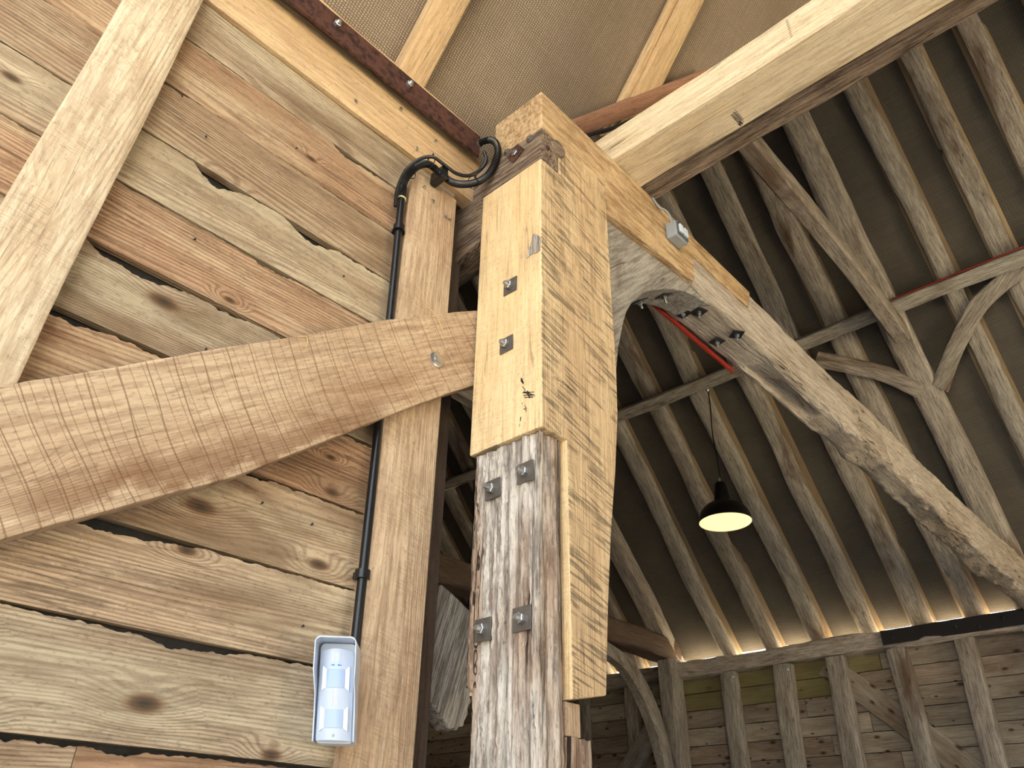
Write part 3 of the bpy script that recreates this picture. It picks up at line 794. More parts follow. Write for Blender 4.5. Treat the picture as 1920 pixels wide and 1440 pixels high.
# switch box on the tie
sb = empty('switch_box', (-1.22, 2.285, 2.28))
tag(sb, 'grey outdoor double switch box on the side of the tie beam', 'switch')
box('housing', (-1.222, 2.238, 2.283), (-1.168, 2.330, 2.367), 'grey_plastic', parent=sb, bevel=0.008)
box('front_plate', (-1.168, 2.243, 2.288), (-1.164, 2.325, 2.362), 'grey_dark_plastic', parent=sb, bevel=0.003)
for yc in (2.266, 2.303):
    box('rocker', (-1.165, yc - 0.013, 2.302), (-1.155, yc + 0.013, 2.346), 'hi_white', parent=sb, bevel=0.003)
for (yc, zc) in ((2.249, 2.356), (2.319, 2.295)):
    lathe('screw', [(0.003, 0), (0.003, 0.0015), (0.001, 0.002)], 'zinc', out_frame((-1.164, yc, zc), (1, 0, 0)), sb, n=10, closed=True)
tube('cable', [(-1.195, 2.255, 2.362), (-1.195, 2.245, 2.40), (-1.20, 2.225, 2.425), (-1.213, 2.19, 2.43), (-1.217, 2.15, 2.46)], 0.0045, 'grey_plastic', sb, n=8)

# ------------------------------------------------------------------ pale plate over the tie, with the darker plate behind
pl = timber('arcade_plate', (-1.35, 1.972, 2.553), (3.2, 1.972, 2.553), 0.205, 0.165, 'plate_oak', seg=50, ns=5, wob=0.003, rough=0.003, seed=12.1, bev=0.03)
tag(pl, 'long pale new oak plate resting on the tie beam, running overhead', 'beam')
pl2 = timber('inner_plate', (-1.33, 2.135, 2.56), (3.2, 2.135, 2.56), 0.11, 0.15, 'log_old', seg=30, ns=4, wob=0.006, rough=0.004, seed=4.4)
tag(pl2, 'shadowed old grey plate running behind the pale plate', 'beam')

# ------------------------------------------------------------------ pen and soot marks on the new timber
def strokes(name, segs, axis, level, out, parent, mat='ink'):
    """thin flat strokes (a, b, a2, b2, width) lying on a face across `axis`"""
    verts, faces = [], []
    for (a, b, a2, b2, w) in segs:
        d = Vector((a2 - a, b2 - b)); n_ = Vector((-d.y, d.x)).normalized() * (w / 2)
        q = [(a + n_.x, b + n_.y), (a - n_.x, b - n_.y), (a2 - n_.x * .7, b2 - n_.y * .7), (a2 + n_.x * .7, b2 + n_.y * .7)]
        k = len(verts)
        for lv in (level, level + out):
            for (u, v) in q:
                verts.append((lv, u, v) if axis == 'x' else ((u, lv, v) if axis == 'y' else (u, v, lv)))
        faces += [(k, k + 1, k + 2, k + 3), (k + 7, k + 6, k + 5, k + 4)] + [(k + i, k + (i + 1) % 4, k + 4 + (i + 1) % 4, k + 4 + i) for i in range(4)]
    return wobj(name, verts, faces, mat, parent=parent)
def chain_(p, w): return [(a[0], a[1], b[0], b[1], w) for a, b in zip(p, p[1:])]
seg_ = [(-1.2860, 1.2030, -1.2770, 1.1800, 0.006), (-1.2870, 1.1960, -1.2790, 1.1850, 0.005)]
seg_ += chain_([(-1.2801, 1.1717), (-1.2695, 1.1554), (-1.2728, 1.1478), (-1.2591, 1.1483), (-1.2521, 1.1218), (-1.2625, 1.1436), (-1.2387, 1.1282), (-1.2320, 1.1197)], 0.0025)
seg_ += [(-1.2798, 1.1505, -1.2354, 1.1358, 0.003), (-1.2762, 1.1401, -1.2353, 1.1269, 0.003), (-1.2727, 1.1328, -1.2387, 1.1194, 0.003), (-1.275, 1.152, -1.247, 1.125, 0.0025), (-1.262, 1.150, -1.240, 1.121, 0.0025)]
seg_ += chain_([(-1.2828, 1.1190), (-1.2792, 1.1117)], 0.0016) + chain_([(-1.2724, 1.1061), (-1.2620, 1.0917), (-1.2756, 1.0957), (-1.2620, 1.0847)], 0.0016) + chain_([(-1.2689, 1.0989), (-1.2653, 1.0801)], 0.0016)
seg_ += [(-1.2855, 1.0732, -1.2870, 1.060, 0.004), (-1.2899, 1.0518, -1.2905, 1.043, 0.002)]
strokes('pen_marks', seg_, 'y', 1.3998, -0.0005, post)['label'] = 'dark pen scribbles'
w_ = []
yy = 1.452
for i in range(13):
    h_ = 0.004 + 0.004 * ((i * 7) % 3)
    zc = 1.201 - 0.0006 * i
    w_ += chain_([(yy, zc - h_ / 2), (yy + 0.004, zc + h_ / 2), (yy + 0.007, zc - h_ / 3)], 0.0013); yy += 0.008
strokes('pen_marks', w_, 'x', -1.2068, 0.0005, post)['label'] = 'faint handwriting'
scr = wobj('bark_patch', [(x_, 1.3975 + (0.0022 if k else 0), z_) for k in (0, 1) for x_, z_ in ((-1.2409, 1.738), (-1.225, 1.729), (-1.2089, 1.7067), (-1.2095, 1.672), (-1.2113, 1.6516), (-1.228, 1.649), (-1.2406, 1.656), (-1.2681, 1.6512), (-1.263, 1.676), (-1.252, 1.695))],
           [list(range(10)), list(range(19, 9, -1))] + [(i, (i + 1) % 10, 10 + (i + 1) % 10, 10 + i) for i in range(10)], 'grey_rail', grain=(0, 0, 1), up=(1, 0, 0), parent=post)
sg = []
for i in range(7):
    x_ = -0.752 + 0.004 * i; sg.append((x_, 1.955 + 0.02 * (i % 3), x_ + 0.003, 2.045 + 0.012 * ((i * 2) % 3), 0.0022))
sg += [(-0.742, 2.045, -0.737, 2.070, 0.008), (-0.751, 2.050, -0.746, 2.068, 0.006)]
strokes('pen_marks', sg, 'z', 2.4682, -0.0006, pl)['label'] = 'black ink marks'
st_ = []
for i in range(9):
    z_ = 2.505 + 0.012 * i
    st_.append((-0.440 + 0.0012 * (i % 2), z_, -0.430, z_ + 0.004, 0.0022))
strokes('stamp', st_, 'y', 1.8680, -0.0006, pl)['label'] = 'row of small stamped ink marks'

# ------------------------------------------------------------------ porch roof: sacking, rafters, valley board
PS = 1.4
def pz(x, off=0.0): return 2.42 + PS * (x + 1.55) + off
pn = Vector((-PS, 0, 1)).normalized()
RIDGE_X, RIDGE_Y = 0.45, 4.18
rx = [1.05, 2.065, 3.02, 0.03, -0.98]
def sag_sheet(name, x0, x1, y0, y1, sgn, mat, inside):
    # sheet of the porch slope; local X up the slope, local Y along the wall
    nx, ny = 40, 110
    mw = Matrix.Identity(4)
    verts, faces, idx = [], [], {}
    for i in range(nx + 1):
        for j in range(ny + 1):
            x = x0 + (x1 - x0) * i / nx; y = y0 + (y1 - y0) * j / ny
            t = min(abs(y - r) for r in rx)
            sag = 0.045 - 0.028 * min(1.0, t / 0.45) ** 1.4 + 0.006 * noise.noise(V(x * 4, y * 4, 2)) + 0.003 * noise.noise(V(x * 11, y * 3, 7))
            p = Vector((x, y, pz(x))) + pn * (sag + 0.028)
            if sgn < 0: p.x = 2 * RIDGE_X - p.x
            idx[i, j] = len(verts); verts.append(p)
    for i in range(nx):
        for j in range(ny):
            x = x0 + (x1 - x0) * (i + 0.5) / nx; y = y0 + (y1 - y0) * (j + 0.5) / ny
            if inside(x, y):
                faces.append((idx[i, j], idx[i + 1, j], idx[i + 1, j + 1], idx[i, j + 1]))
    return wobj(name, verts, faces, mat, grain=(1 * sgn, 0, PS), up=pn if sgn > 0 else (PS, 0, 1), smooth=True)
def in_porch(x, y): return y < 2.05 + (x + 1.35) * (RIDGE_Y - 1.8) / (RIDGE_X + 1.35)
tag(sag_sheet('ceiling_porch', -1.66, RIDGE_X, -1.25, 4.4, 1, 'sack_near', in_porch), 'sagging brown hessian under the porch roof', kind='structure')
tag(sag_sheet('ceiling_porch_right', -1.66, RIDGE_X, -1.25, 4.4, -1, 'sack_near', in_porch), 'hessian lining of the opposite porch roof slope', kind='structure')

rl_ = {0: 'pale oak porch rafter rising above the steel angle, near the conduit', 1: 'pale oak porch rafter rising behind the new tie beam end', 2: 'pale porch rafter just showing above the long pale plate',
       3: 'porch rafter above the wide pale stud', 4: 'porch rafter nearest the porch opening'}
for i, y in enumerate(rx):
    xb_ = -1.60 if y < 1.8 else -1.50 + (y - 1.8) * (RIDGE_X + 1.35) / (RIDGE_Y - 1.8)
    a = Vector((xb_, y, pz(xb_))) + pn * 0.035; b = Vector((RIDGE_X, y, pz(RIDGE_X))) + pn * 0.035
    o = timber('porch_rafter', a, b, 0.122, 0.07, 'rafter_new', up=pn, seg=24, ns=4, wob=0.002, rough=0.002, seed=20 + i * 3.7, bev=0.05)
    tag(o, rl_[i], 'rafter', 'porch rafters')
    if i == 1:
        timber('fillet', a + Vector((0, -0.075, 0)) + pn * 0.012, b + Vector((0, -0.075, 0)) + pn * 0.012, 0.026, 0.045, 'rafter_new', up=pn, parent=o, seg=10, ns=2, wob=0.001)
vb = timber('valley_board', (-1.40, 1.745, 2.65), (-0.95, 2.355, 3.25), 0.075, 0.03, 'red_board', up=pn, seg=14, ns=3, wob=0.001, rough=0.001, seed=2.2)
tag(vb, 'reddish brown valley board behind the tie beam and pale plate', 'board')
vc = tube('black_cable', [(-1.33, 1.83, 2.66), (-1.25, 1.93, 2.735), (-1.18, 2.02, 2.83), (-1.0, 2.2, 3.0)], 0.010, 'black_plastic', n=8)
tag(vc, 'black cable tucked under the reddish valley board', 'cable')

# ------------------------------------------------------------------ main roof: far slope
FS, FY, FZ = 1.08, 8.78, 2.112          # rafter undersides: z = FZ + FS*(FY - y)
RY = 5.02
def fz(y): return FZ + FS * (FY - y)
fn = Vector((0, FS, 1)).normalized()
down = Vector((0, 1, -FS)).normalized()
raf_x = {'L': [-1.89, -2.39, -2.92, -3.475, -4.04, -4.60], 'B': [-5.92, -6.45, -6.98, -7.5, -8.05, -8.6], 'R': [-0.83, -0.36, 0.09, 0.58, 1.08]}
allx = sorted(sum(raf_x.values(), []) + [-1.37, -5.35])

def far_sheet():
    nx, ny = 300, 60
    x0, x1, y0, y1 = -10.0, 6.0, RY, 8.7755
    verts, faces = [], []
    for i in range(nx + 1):
        x = x0 + (x1 - x0) * i / nx
        t = min(abs(x - r) for r in allx)
        for j in range(ny + 1):
            y = y0 + (y1 - y0) * j / ny
            off = 0.118 - 0.020 * min(1, t / 0.26) + 0.007 * noise.noise(V(x * 3, y * 2.2, 1)) + 0.005 * noise.noise(V(x * 2.5 + y * 3, y * 9, 4))
            verts.append(Vector((x, y, fz(y))) + fn * off)
    for i in range(nx):
        for j in range(ny):
            a = i * (ny + 1) + j
            faces.append((a, a + ny + 1, a + ny + 2, a + 1))
    return wobj('ceiling', verts, faces, 'sack_dimmed', grain=(1, 0, 0), up=fn, smooth=True)
tag(far_sheet(), 'hessian lining under the far roof slope, interior gloom put into its colour', kind='structure')

def far_rafter(x, label, seed, w=0.205, h=0.10, top=RY, mat='old_oak', lean=0.0):
    a = Vector((x + lean, top, fz(top))) + fn * (h / 2); b = Vector((x, FY + 0.03, fz(FY + 0.03))) + fn * (h / 2)
    o = timber('rafter', a, b, w, h, mat, up=fn, seg=34, ns=4, wob=0.018, rough=0.010, seed=seed, bev=0.16, rfreq=5.0, w1=w * random.uniform(0.85, 1.05))
    tag(o, label, 'rafter', 'old rafters of the far roof slope')
    q = fn * (h / 2 + 0.012)
    timber('batten', a + q, b + q, w + 0.05, 0.014, 'batten', up=fn, parent=o, seg=12, ns=2, wob=0.004, rough=0.002, seed=seed + 1, bev=0.02)
    return o
for i, x in enumerate(raf_x['L']):
    far_rafter(x, 'old grey rafter under darkened hessian, %s to the left of the principal rafter' % ORD[i], 31 + i * 5.3, lean=0.10 if i == 1 else 0.03)
for i, x in enumerate(raf_x['B']):
    far_rafter(x, 'old rafter in the dark far bay, %s beyond the far truss' % ORD[i], 71 + i * 5.3)
for i, x in enumerate(raf_x['R']):
    far_rafter(x, 'old grey rafter under darkened hessian, %s to the right of the principal rafter' % ORD[i], 101 + i * 5.3, w=0.17)
def principal(x, label, seed):
    a = Vector((x, RY, fz(RY))) + fn * 0.02; b = Vector((x, FY + 0.02, fz(FY + 0.02))) + fn * 0.02
    o = timber('principal_rafter', a, b, 0.24, 0.17, 'old_oak', up=fn, seg=40, ns=5, wob=0.014, rough=0.008, seed=seed, bev=0.12, rfreq=5.0)
    tag(o, label, 'rafter', 'principal rafters')
    return o
principal(-1.385, 'broad grey principal rafter where the curved wind braces meet', 41.0)
principal(-5.35, 'principal rafter of the far truss, partly hidden by the post', 47.0)

# purlin with red strip, wind braces, collars
def purlin(x0, x1, label, seed):
    o = timber('purlin', (x0, 6.525, fz(6.58) - 0.052), (x1, 6.525, fz(6.58) - 0.052), 0.13, 0.13, 'old_oak', up=fn, seg=30, ns=4, wob=0.008, rough=0.005, seed=seed, bev=0.08)
    return tag(o, label, 'purlin', 'purlins')
p1 = purlin(-5.35, -1.42, 'brown purlin carrying the pendant lamp, left of the principal rafter', 3.0)
p2 = purlin(-1.34, 3.0, 'pale grey purlin with a red strip, right of the principal rafter', 9.0)
p3 = purlin(-9.5, -5.40, 'purlin in the dark bay beyond the far truss', 15.0)
rs2 = timber('red_strap', (-1.30, 6.467, fz(6.58) - 0.002), (1.6, 6.467, fz(6.58) - 0.002), 0.012, 0.03, 'red', up=fn, seg=8, ns=2, wob=0.001, rough=0)
tag(rs2, 'thin red strip along the top of the pale purlin', 'strip')

def curved(name, pts, w, h, mat, up, label, cat, seed, group=None):
    """bent timber through points"""
    pts = [Vector(p) for p in pts]
    q = []
    for i in range(len(pts) - 1):
        a, b, c, d = pts[max(i - 1, 0)], pts[i], pts[i + 1], pts[min(i + 2, len(pts) - 1)]
        for k in range(6):
            t = k / 6
            q.append(0.5 * ((2 * b) + (c - a) * t + (2 * a - 5 * b + 4 * c - d) * t * t + (3 * b - a - 3 * c + d) * t ** 3))
    q.append(pts[-1])
    p0, p1 = q[0], q[-1]; L = (p1 - p0).length
    mw = frame(p0, p1 - p0, up); inv = mw.inverted()
    loc = [inv @ p for p in q]
    def bend(s):
        x = s * L
        for a, b in zip(loc, loc[1:]):
            if a.x <= x <= b.x + 1e-6:
                t = (x - a.x) / max(1e-6, b.x - a.x); return (a.y + (b.y - a.y) * t, a.z + (b.z - a.z) * t)
        return (loc[-1].y, loc[-1].z)
    o = timber(name, p0, p1, w, h, mat, up=up, seg=26, ns=4, wob=0.003, rough=0.004, seed=seed, bend=bend, bev=0.1)
    return tag(o, label, cat, group)
def rp(x, y, d=0.0): return Vector((x, y, fz(y))) + fn * d
curved('wind_brace', [rp(-2.16, 6.72, -.03), rp(-1.88, 6.85, -.03), rp(-1.65, 6.97, -.03), rp(-1.43, 7.14, -.03)], 0.155, 0.07, 'old_oak', fn, 'curved grey wind brace left of the principal rafter', 'brace', 5.5)
curved('wind_brace', [rp(-1.26, 7.17, -.03), rp(-1.03, 6.98, -.03), rp(-0.76, 6.80, -.03), rp(-0.60, 6.73, -.03), rp(-0.22, 6.62, -.03)], 0.15, 0.07, 'old_oak', fn, 'curved grey wind brace right of the principal rafter', 'brace', 8.5)
curved('collar_beam', [(-1.34, 2.9, 4.30), (-1.34, 4.2, 4.33), (-1.34, 5.6, 4.31), (-1.34, 6.62, 4.20)], 0.13, 0.20, 'old_oak', (0, 0, 1), 'sloping-looking grey collar beam from the pale plate to the principal rafter', 'beam', 2.5)
curved('collar_beam', [(-5.35, 3.2, 4.42), (-5.35, 4.5, 4.40), (-5.35, 5.6, 4.36), (-5.35, 6.70, 4.30)], 0.16, 0.22, 'old_oak', (0, 0, 1), 'collar beam of the far truss seen beside the post', 'beam', 6.1)

# near slope of the main roof, ridge, gables (around the view, they keep the daylight out)
NS = 1.05
def nz_(y): return 2.74 + NS * (y - 1.8)
near = []
for s in (1, -1):
    def X(x): return x if s > 0 else 2 * RIDGE_X - x
    xe = -10 if s > 0 else 2 * RIDGE_X - 6
    P = [(xe, 1.2), (-1.63, 1.2), (-1.63, 1.52), (RIDGE_X, RIDGE_Y), (RIDGE_X, RY + 0.30), (xe, RY + 0.30)]
    o = wobj('ceiling_near', [(X(x), y, nz_(y)) for x, y in P], [tuple(range(6))], 'sack_dimmed', grain=(1, 0, 0), up=(0, -NS, 1))
    tag(o, 'hessian lining of the near roof slope, %s of the porch' % ('left' if s > 0 else 'right'), kind='structure')
def end_wall(name, pts, mat='far_board', label=''):
    o = wobj(name, pts, [tuple(range(len(pts)))], mat, grain=(0, 1, 0))
    tag(o, label, kind='structure'); return o
end_wall('wall_gable_left', [(-10, 1.2, FLOOR), (-10, 8.85, FLOOR), (-10, 8.85, 2.2), (-10, RY, 6.4), (-10, 1.2, 2.1)], label='boarded gable end wall of the barn')
end_wall('wall_gable_right', [(6, 1.2, FLOOR), (6, 3.2, FLOOR), (6, 3.2, 2.0), (6, 6.8, 2.0), (6, 6.8, FLOOR), (6, 8.85, FLOOR), (6, 8.85, 2.2), (6, RY, 6.4), (6, 1.2, 2.1)], label='boarded gable with the wide open end doorway')
box('wall_near_left', (-10, 1.30, FLOOR), (-1.613, 1.335, 2.40), 'far_board', bevel=0)['kind'] = 'structure'
box('wall_near_right', (2.5, 1.30, FLOOR), (6, 1.335, 2.40), 'far_board', bevel=0)['kind'] = 'structure'
box('wall_right', (2.47, -1.25, FLOOR), (2.51, 1.335, 2.45), 'far_board', grain=(0, 1, 0), bevel=0)['kind'] = 'structure'
for n_, l_ in (('wall_near_left', 'inner face of the near barn wall left of the porch'), ('wall_near_right', 'inner face of the near barn wall right of the porch'), ('wall_right', 'boarded right side wall of the porch')):
    bpy.data.objects[n_]['label'] = l_

# ------------------------------------------------------------------ far wall
wall_far = empty('wall_far', (-3.5, 8.72, FLOOR))
tag(wall_far, 'boarded far wall of the barn', kind='structure')
z = FLOOR; rows = []
k = 0
while z < 2.02:
    z2 = z + 0.192
    rows.append((z, min(z2, 2.06))); z = z2
for r, (z0, z1) in enumerate(rows):
    if z1 < 0.35:
        cuts = [-10, 6]
    else:
        cuts = [-10, -5.3 + 0.02, -3.3 + 0.55 * ((r * 37) % 5 - 2) * 0.4, -1.2, 6]
    for a, b in zip(cuts, cuts[1:]):
        green = (b < -2.0 and a > -6 and r >= len(rows) - 3) and not (r == len(rows) - 3 and a > -4)
        th = 0.022 + 0.004 * math.sin(r * 3.1 + a)
        j = 0.004 * math.sin(r * 5.7 + a * 3)
        vs_ = [(a + .004, 8.70 + j, z0 + .005), (b - .004, 8.70 + j, z0 + .003), (b - .004, 8.70 + j, z1 - .003), (a + .004, 8.70 + j, z1 - .004)]
        vs_ += [(x_, 8.735, z_) for x_, _, z_ in vs_]
        wobj('board', vs_, [(0, 1, 2, 3), (7, 6, 5, 4), (0, 4, 5, 1), (1, 5, 6, 2), (2, 6, 7, 3), (3, 7, 4, 0)], 'green_board' if green else 'far_board', grain=(1, 0, 0), parent=wall_far)
box('backing', (-10, 8.737, FLOOR), (6, 8.75, 2.06), 'flat_black', parent=wall_far, bevel=0)

fp = empty('far_wall_plate', (-3.5, 8.66, 1.95))
tag(fp, 'old grey wall plate along the top of the far wall', 'beam')
timber('plate', (-5.30, 8.665, 2.018), (-1.0, 8.665, 2.020), 0.27, 0.178, 'old_oak', parent=fp, seg=90, ns=6, wob=0.008, rough=0.015, seed=1.9, bev=0.03, rfreq=6)
timber('plate', (-9.9, 8.665, 2.018), (-5.32, 8.665, 2.018), 0.27, 0.178, 'old_oak', parent=fp, seg=40, ns=6, wob=0.006, rough=0.006, seed=6.9, bev=0.03)
timber('plate', (-1.0, 8.665, 2.02), (5.9, 8.665, 2.02), 0.27, 0.178, 'old_oak', parent=fp, seg=40, ns=6, wob=0.004, rough=0.004, seed=9.9, bev=0.03)

bs = empty('steel_plate', (-2.1, 8.52, 1.95))
tag(bs, 'flat black steel plate bolted on the far wall plate', 'steel plate')
box('flat_bar', (-2.735, 8.512, 1.958), (-1.40, 8.524, 2.100), 'black_steel', parent=bs)
for (x, z_) in ((-2.62, 2.02), (-2.33, 1.995), (-2.02, 2.03), (-1.82, 1.995), (-1.60, 2.045)):
    hexnut((x, 8.512, z_), (0, -1, 0), 0.03, 0.014, bs, mat='dark_steel', stud=0.3)

stud_l = ['first to the right of the far corner post', 'second to the right of the far corner post', 'right of the pendant lamp', 'below the left end of the black steel plate', 'below the right end of the black steel plate']
studs = [((-4.548, 1.93), (-4.56, 0.92)), ((-3.877, 1.93), (-3.93, 0.89)), ((-3.295, 1.93), (-3.30, 0.86)), ((-2.645, 1.93), (-2.612, 0.82)), ((-2.0, 1.95), (-2.03, 0.79))]
for i, ((xa, za), (xb2, zb2)) in enumerate(studs):
    k = (FLOOR - za) / (zb2 - za)
    o = timber('far_stud', (xa, 8.615, za), (xa + (xb2 - xa) * k, 8.615, FLOOR), 0.12, 0.20 if i in (1, 2) else 0.185, 'old_oak', up=(1, 0, 0), seg=26, ns=4, wob=0.010, rough=0.007, seed=61 + i * 4.1, bev=0.08, rfreq=5)
    tag(o, 'grey old stud on the far wall, ' + stud_l[i], 'stud', 'studs of the far wall')
    if i in (0, 1):
        lathe('white_clip', [(0.012, 0), (0.014, 0.01), (0.006, 0.02)], 'hi_white', out_frame((xa + 0.07, 8.552, za - 0.07), (0, -1, 0)), o, n=10, closed=True)
for i, x in enumerate((-1.35,)):
    o = timber('far_post', (x, 8.58, 1.93), (x, 8.58, FLOOR), 0.2, 0.25, 'old_oak', up=(1, 0, 0), seg=26, ns=4, wob=0.01, rough=0.007, seed=81.0)
    tag(o, 'far wall post under the far end of the tie beam', 'post')
for i, x in enumerate((-0.75, -0.15, 0.45)):
    o = timber('far_stud', (x, 8.615, 1.93), (x, 8.615, FLOOR), 0.12, 0.18, 'old_oak', up=(1, 0, 0), seg=20, ns=4, wob=0.01, rough=0.007, seed=83.0 + i)
    tag(o, 'far wall stud, %s to the right of the tie beam end' % ORD[i], 'stud', 'studs of the far wall')
fb = timber('far_brace', (-3.42, 8.662, 1.88), (-1.45, 8.662, 0.02), 0.05, 0.24, 'far_board', up=(0.7, 0, 0.7), seg=20, ns=3, wob=0.004, rough=0.003, seed=14.0)
tag(fb, 'brown diagonal brace behind the far wall studs', 'brace')

# ------------------------------------------------------------------ far truss: post, tie, arch brace, bay beyond
fpo = timber('far_corner_post', (-5.30, 8.52, 2.14), (-5.25, 8.52, FLOOR), 0.24, 0.22, 'old_oak', up=(1, 0, 0), seg=30, ns=5, wob=0.008, rough=0.008, seed=91.0, bev=0.08)
tag(fpo, 'far corner post with an arch brace, left end of the far wall', 'post')
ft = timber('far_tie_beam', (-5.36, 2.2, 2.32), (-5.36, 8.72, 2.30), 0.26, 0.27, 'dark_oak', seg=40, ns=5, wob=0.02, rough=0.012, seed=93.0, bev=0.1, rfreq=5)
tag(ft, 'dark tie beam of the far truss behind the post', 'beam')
fa = curved('far_arch_brace', [(-5.33, 7.05, 2.10), (-5.33, 7.65, 1.93), (-5.33, 8.05, 1.55), (-5.33, 8.27, 1.10), (-5.33, 8.38, 0.55), (-5.33, 8.42, 0.1)], 0.14, 0.20, 'old_oak', (0, -1, -0.5), 'dark bolted arch brace below the far tie beam', 'brace', 22.0)
for (y, z_, nv) in ((8.13, 1.32, (0, -1, -.4)), (8.17, 1.22, (0, -1, -.3)), (8.21, 1.08, (0, -1, -.25))):
    hexnut((-5.30, y, z_), nv, 0.035, 0.02, fa, stud=0.8)
lp = empty('far_bay_brace', (-6.6, 8.58, 1.0))
tag(lp, 'grey diagonal brace with a white washer in the bay beyond the far truss', 'brace')
timber('plank', (-5.55, 8.56, 1.45), (-7.3, 8.56, -0.35), 0.06, 0.24, 'old_oak', up=(0.7, 0, -0.7), parent=lp, seg=16, ns=4, wob=0.004, rough=0.004, seed=18.0)
lathe('round_washer', [(0.005, 0), (0.035, 0), (0.035, 0.004), (0.014, 0.006), (0.012, 0.015)], 'hi_white', out_frame((-6.12, 8.528, 0.86), (0, -1, 0)), lp, n=20, closed=True)
for i, x in enumerate((-5.95, -6.75, -7.5, -8.2)):
    o = timber('far_stud', (x, 8.64, 1.93), (x + 0.03, 8.64, FLOOR), 0.11, 0.17, 'old_oak', up=(1, 0, 0), seg=20, ns=4, wob=0.008, rough=0.006, seed=95.0 + i * 2)
    tag(o, 'grey stud in the bay beyond the far truss, %s from the corner post' % ORD[i], 'stud', 'studs of the far bay')

# ------------------------------------------------------------------ pendant lamp
LX, LY = -3.295, 6.54
lamp = empty('pendant_lamp', (LX, LY, 2.835))
tag(lamp, 'black enamel pendant lamp with glowing cream underside, hung from the purlin', 'lamp')
prof = [(0.250, 0.000), (0.256, 0.004), (0.256, 0.012), (0.250, 0.030), (0.243, 0.065), (0.228, 0.105), (0.200, 0.145), (0.160, 0.178), (0.110, 0.200), (0.078, 0.210), (0.080, 0.235), (0.074, 0.31), (0.064, 0.39), (0.050, 0.415), (0.015, 0.425)]
lathe('shade', prof, 'shade', Matrix.Translation((LX, LY, 2.835)), lamp, n=56)
lathe('shade_lining', [(0.249, 0.0015), (0.244, 0.030), (0.237, 0.065), (0.220, 0.105), (0.190, 0.142), (0.10, 0.19), (0.0, 0.195)], 'shade_in', Matrix.Translation((LX, LY, 2.835)), lamp, n=56)
lathe('diffuser', [(0.0, -0.004), (0.12, -0.003), (0.225, 0.0), (0.246, 0.004), (0.2435, 0.02), (0.0, 0.02)], 'glow', Matrix.Translation((LX, LY, 2.835)), lamp, n=56)
chain = [(LX + 0.006 * math.sin(t * 9), LY + 0.006 * math.cos(t * 7), 3.23 + (4.36 - 3.23) * t) for t in [i / 14 for i in range(15)]]
tube('flex', chain, 0.0065, 'black_plastic', lamp, n=8, sub=4)
lathe('hook', [(0.01, 0), (0.022, 0.015), (0.022, 0.04), (0.01, 0.05), (0.014, 0.06), (0.012, 0.09)], 'zinc', Matrix.Translation((LX, LY, 4.32)), lamp, n=14, closed=True)
lathe('chain_end', [(0.008, 0), (0.012, 0.01), (0.008, 0.025), (0.012, 0.035), (0.006, 0.05)], 'zinc', Matrix.Translation((LX, LY, 3.258)), lamp, n=10, closed=True)
ld = bpy.data.lights.new('lamp_light', 'AREA'); ld.shape = 'DISK'; ld.size = 0.44; ld.energy = 6; ld.color = (1.0, 0.83, 0.55)
lo_ = bpy.data.objects.new('lamp_light', ld); put(lo_, Matrix.Translation((LX, LY, 2.833)), lamp)
# small bare lamp on a wire seen through the slot beside the post
hl = empty('hanging_wire', (-6.9, 6.6, 2.35))
tag(hl, 'thin wire with a small bright end hanging in the slot beside the post', 'wire')
tube('wire', [(-6.9, 6.6, 4.4), (-6.88, 6.6, 3.6), (-6.9, 6.6, 2.95), (-6.9, 6.6, 2.40)], 0.010, 'black_plastic', hl, n=6)
lathe('end_cap', [(0.01, 0), (0.03, 0.015), (0.03, 0.04), (0.01, 0.06)], 'zinc', Matrix.Translation((-6.9, 6.6, 2.35)), hl, n=10, closed=True)

# ------------------------------------------------------------------ conduit on the near wall
cd = empty('black_conduit', (-1.55, 1.13, 0.42))
tag(cd, 'black rigid conduit running down the boards beside the tan stud', 'conduit')
tube('pipe', [(-1.545, 1.115, 0.40), (-1.546, 1.105, 1.0), (-1.547, 1.095, 1.5), (-1.547, 1.083, 1.90)], 0.0125, 'black_plastic', cd, n=16, sub=4)
for z_, y_ in ((1.735, 1.088), (0.598, 1.111)):
    lathe('pipe_clip', [(0.0135, -0.011), (0.0195, -0.011), (0.0195, 0.011), (0.0135, 0.011)], 'black_plastic', Matrix.Translation((-1.5455, y_, z_)), cd, n=20)
    box('clip_foot', (-1.572, y_ - 0.010, z_ - 0.009), (-1.545, y_ + 0.026, z_ + 0.009), 'black_plastic', parent=cd)
lathe('coupler', [(0.0128, 0), (0.0165, 0.0), (0.0165, 0.05), (0.0128, 0.05)], 'black_plastic', Matrix.Translation((-1.547, 1.082, 1.868)), cd, n=18)
lathe('ring', [(0.0129, 0), (0.0172, 0.0), (0.0172, 0.004), (0.0129, 0.004)], 'cream', Matrix.Translation((-1.547, 1.0828, 1.862)), cd, n=18)

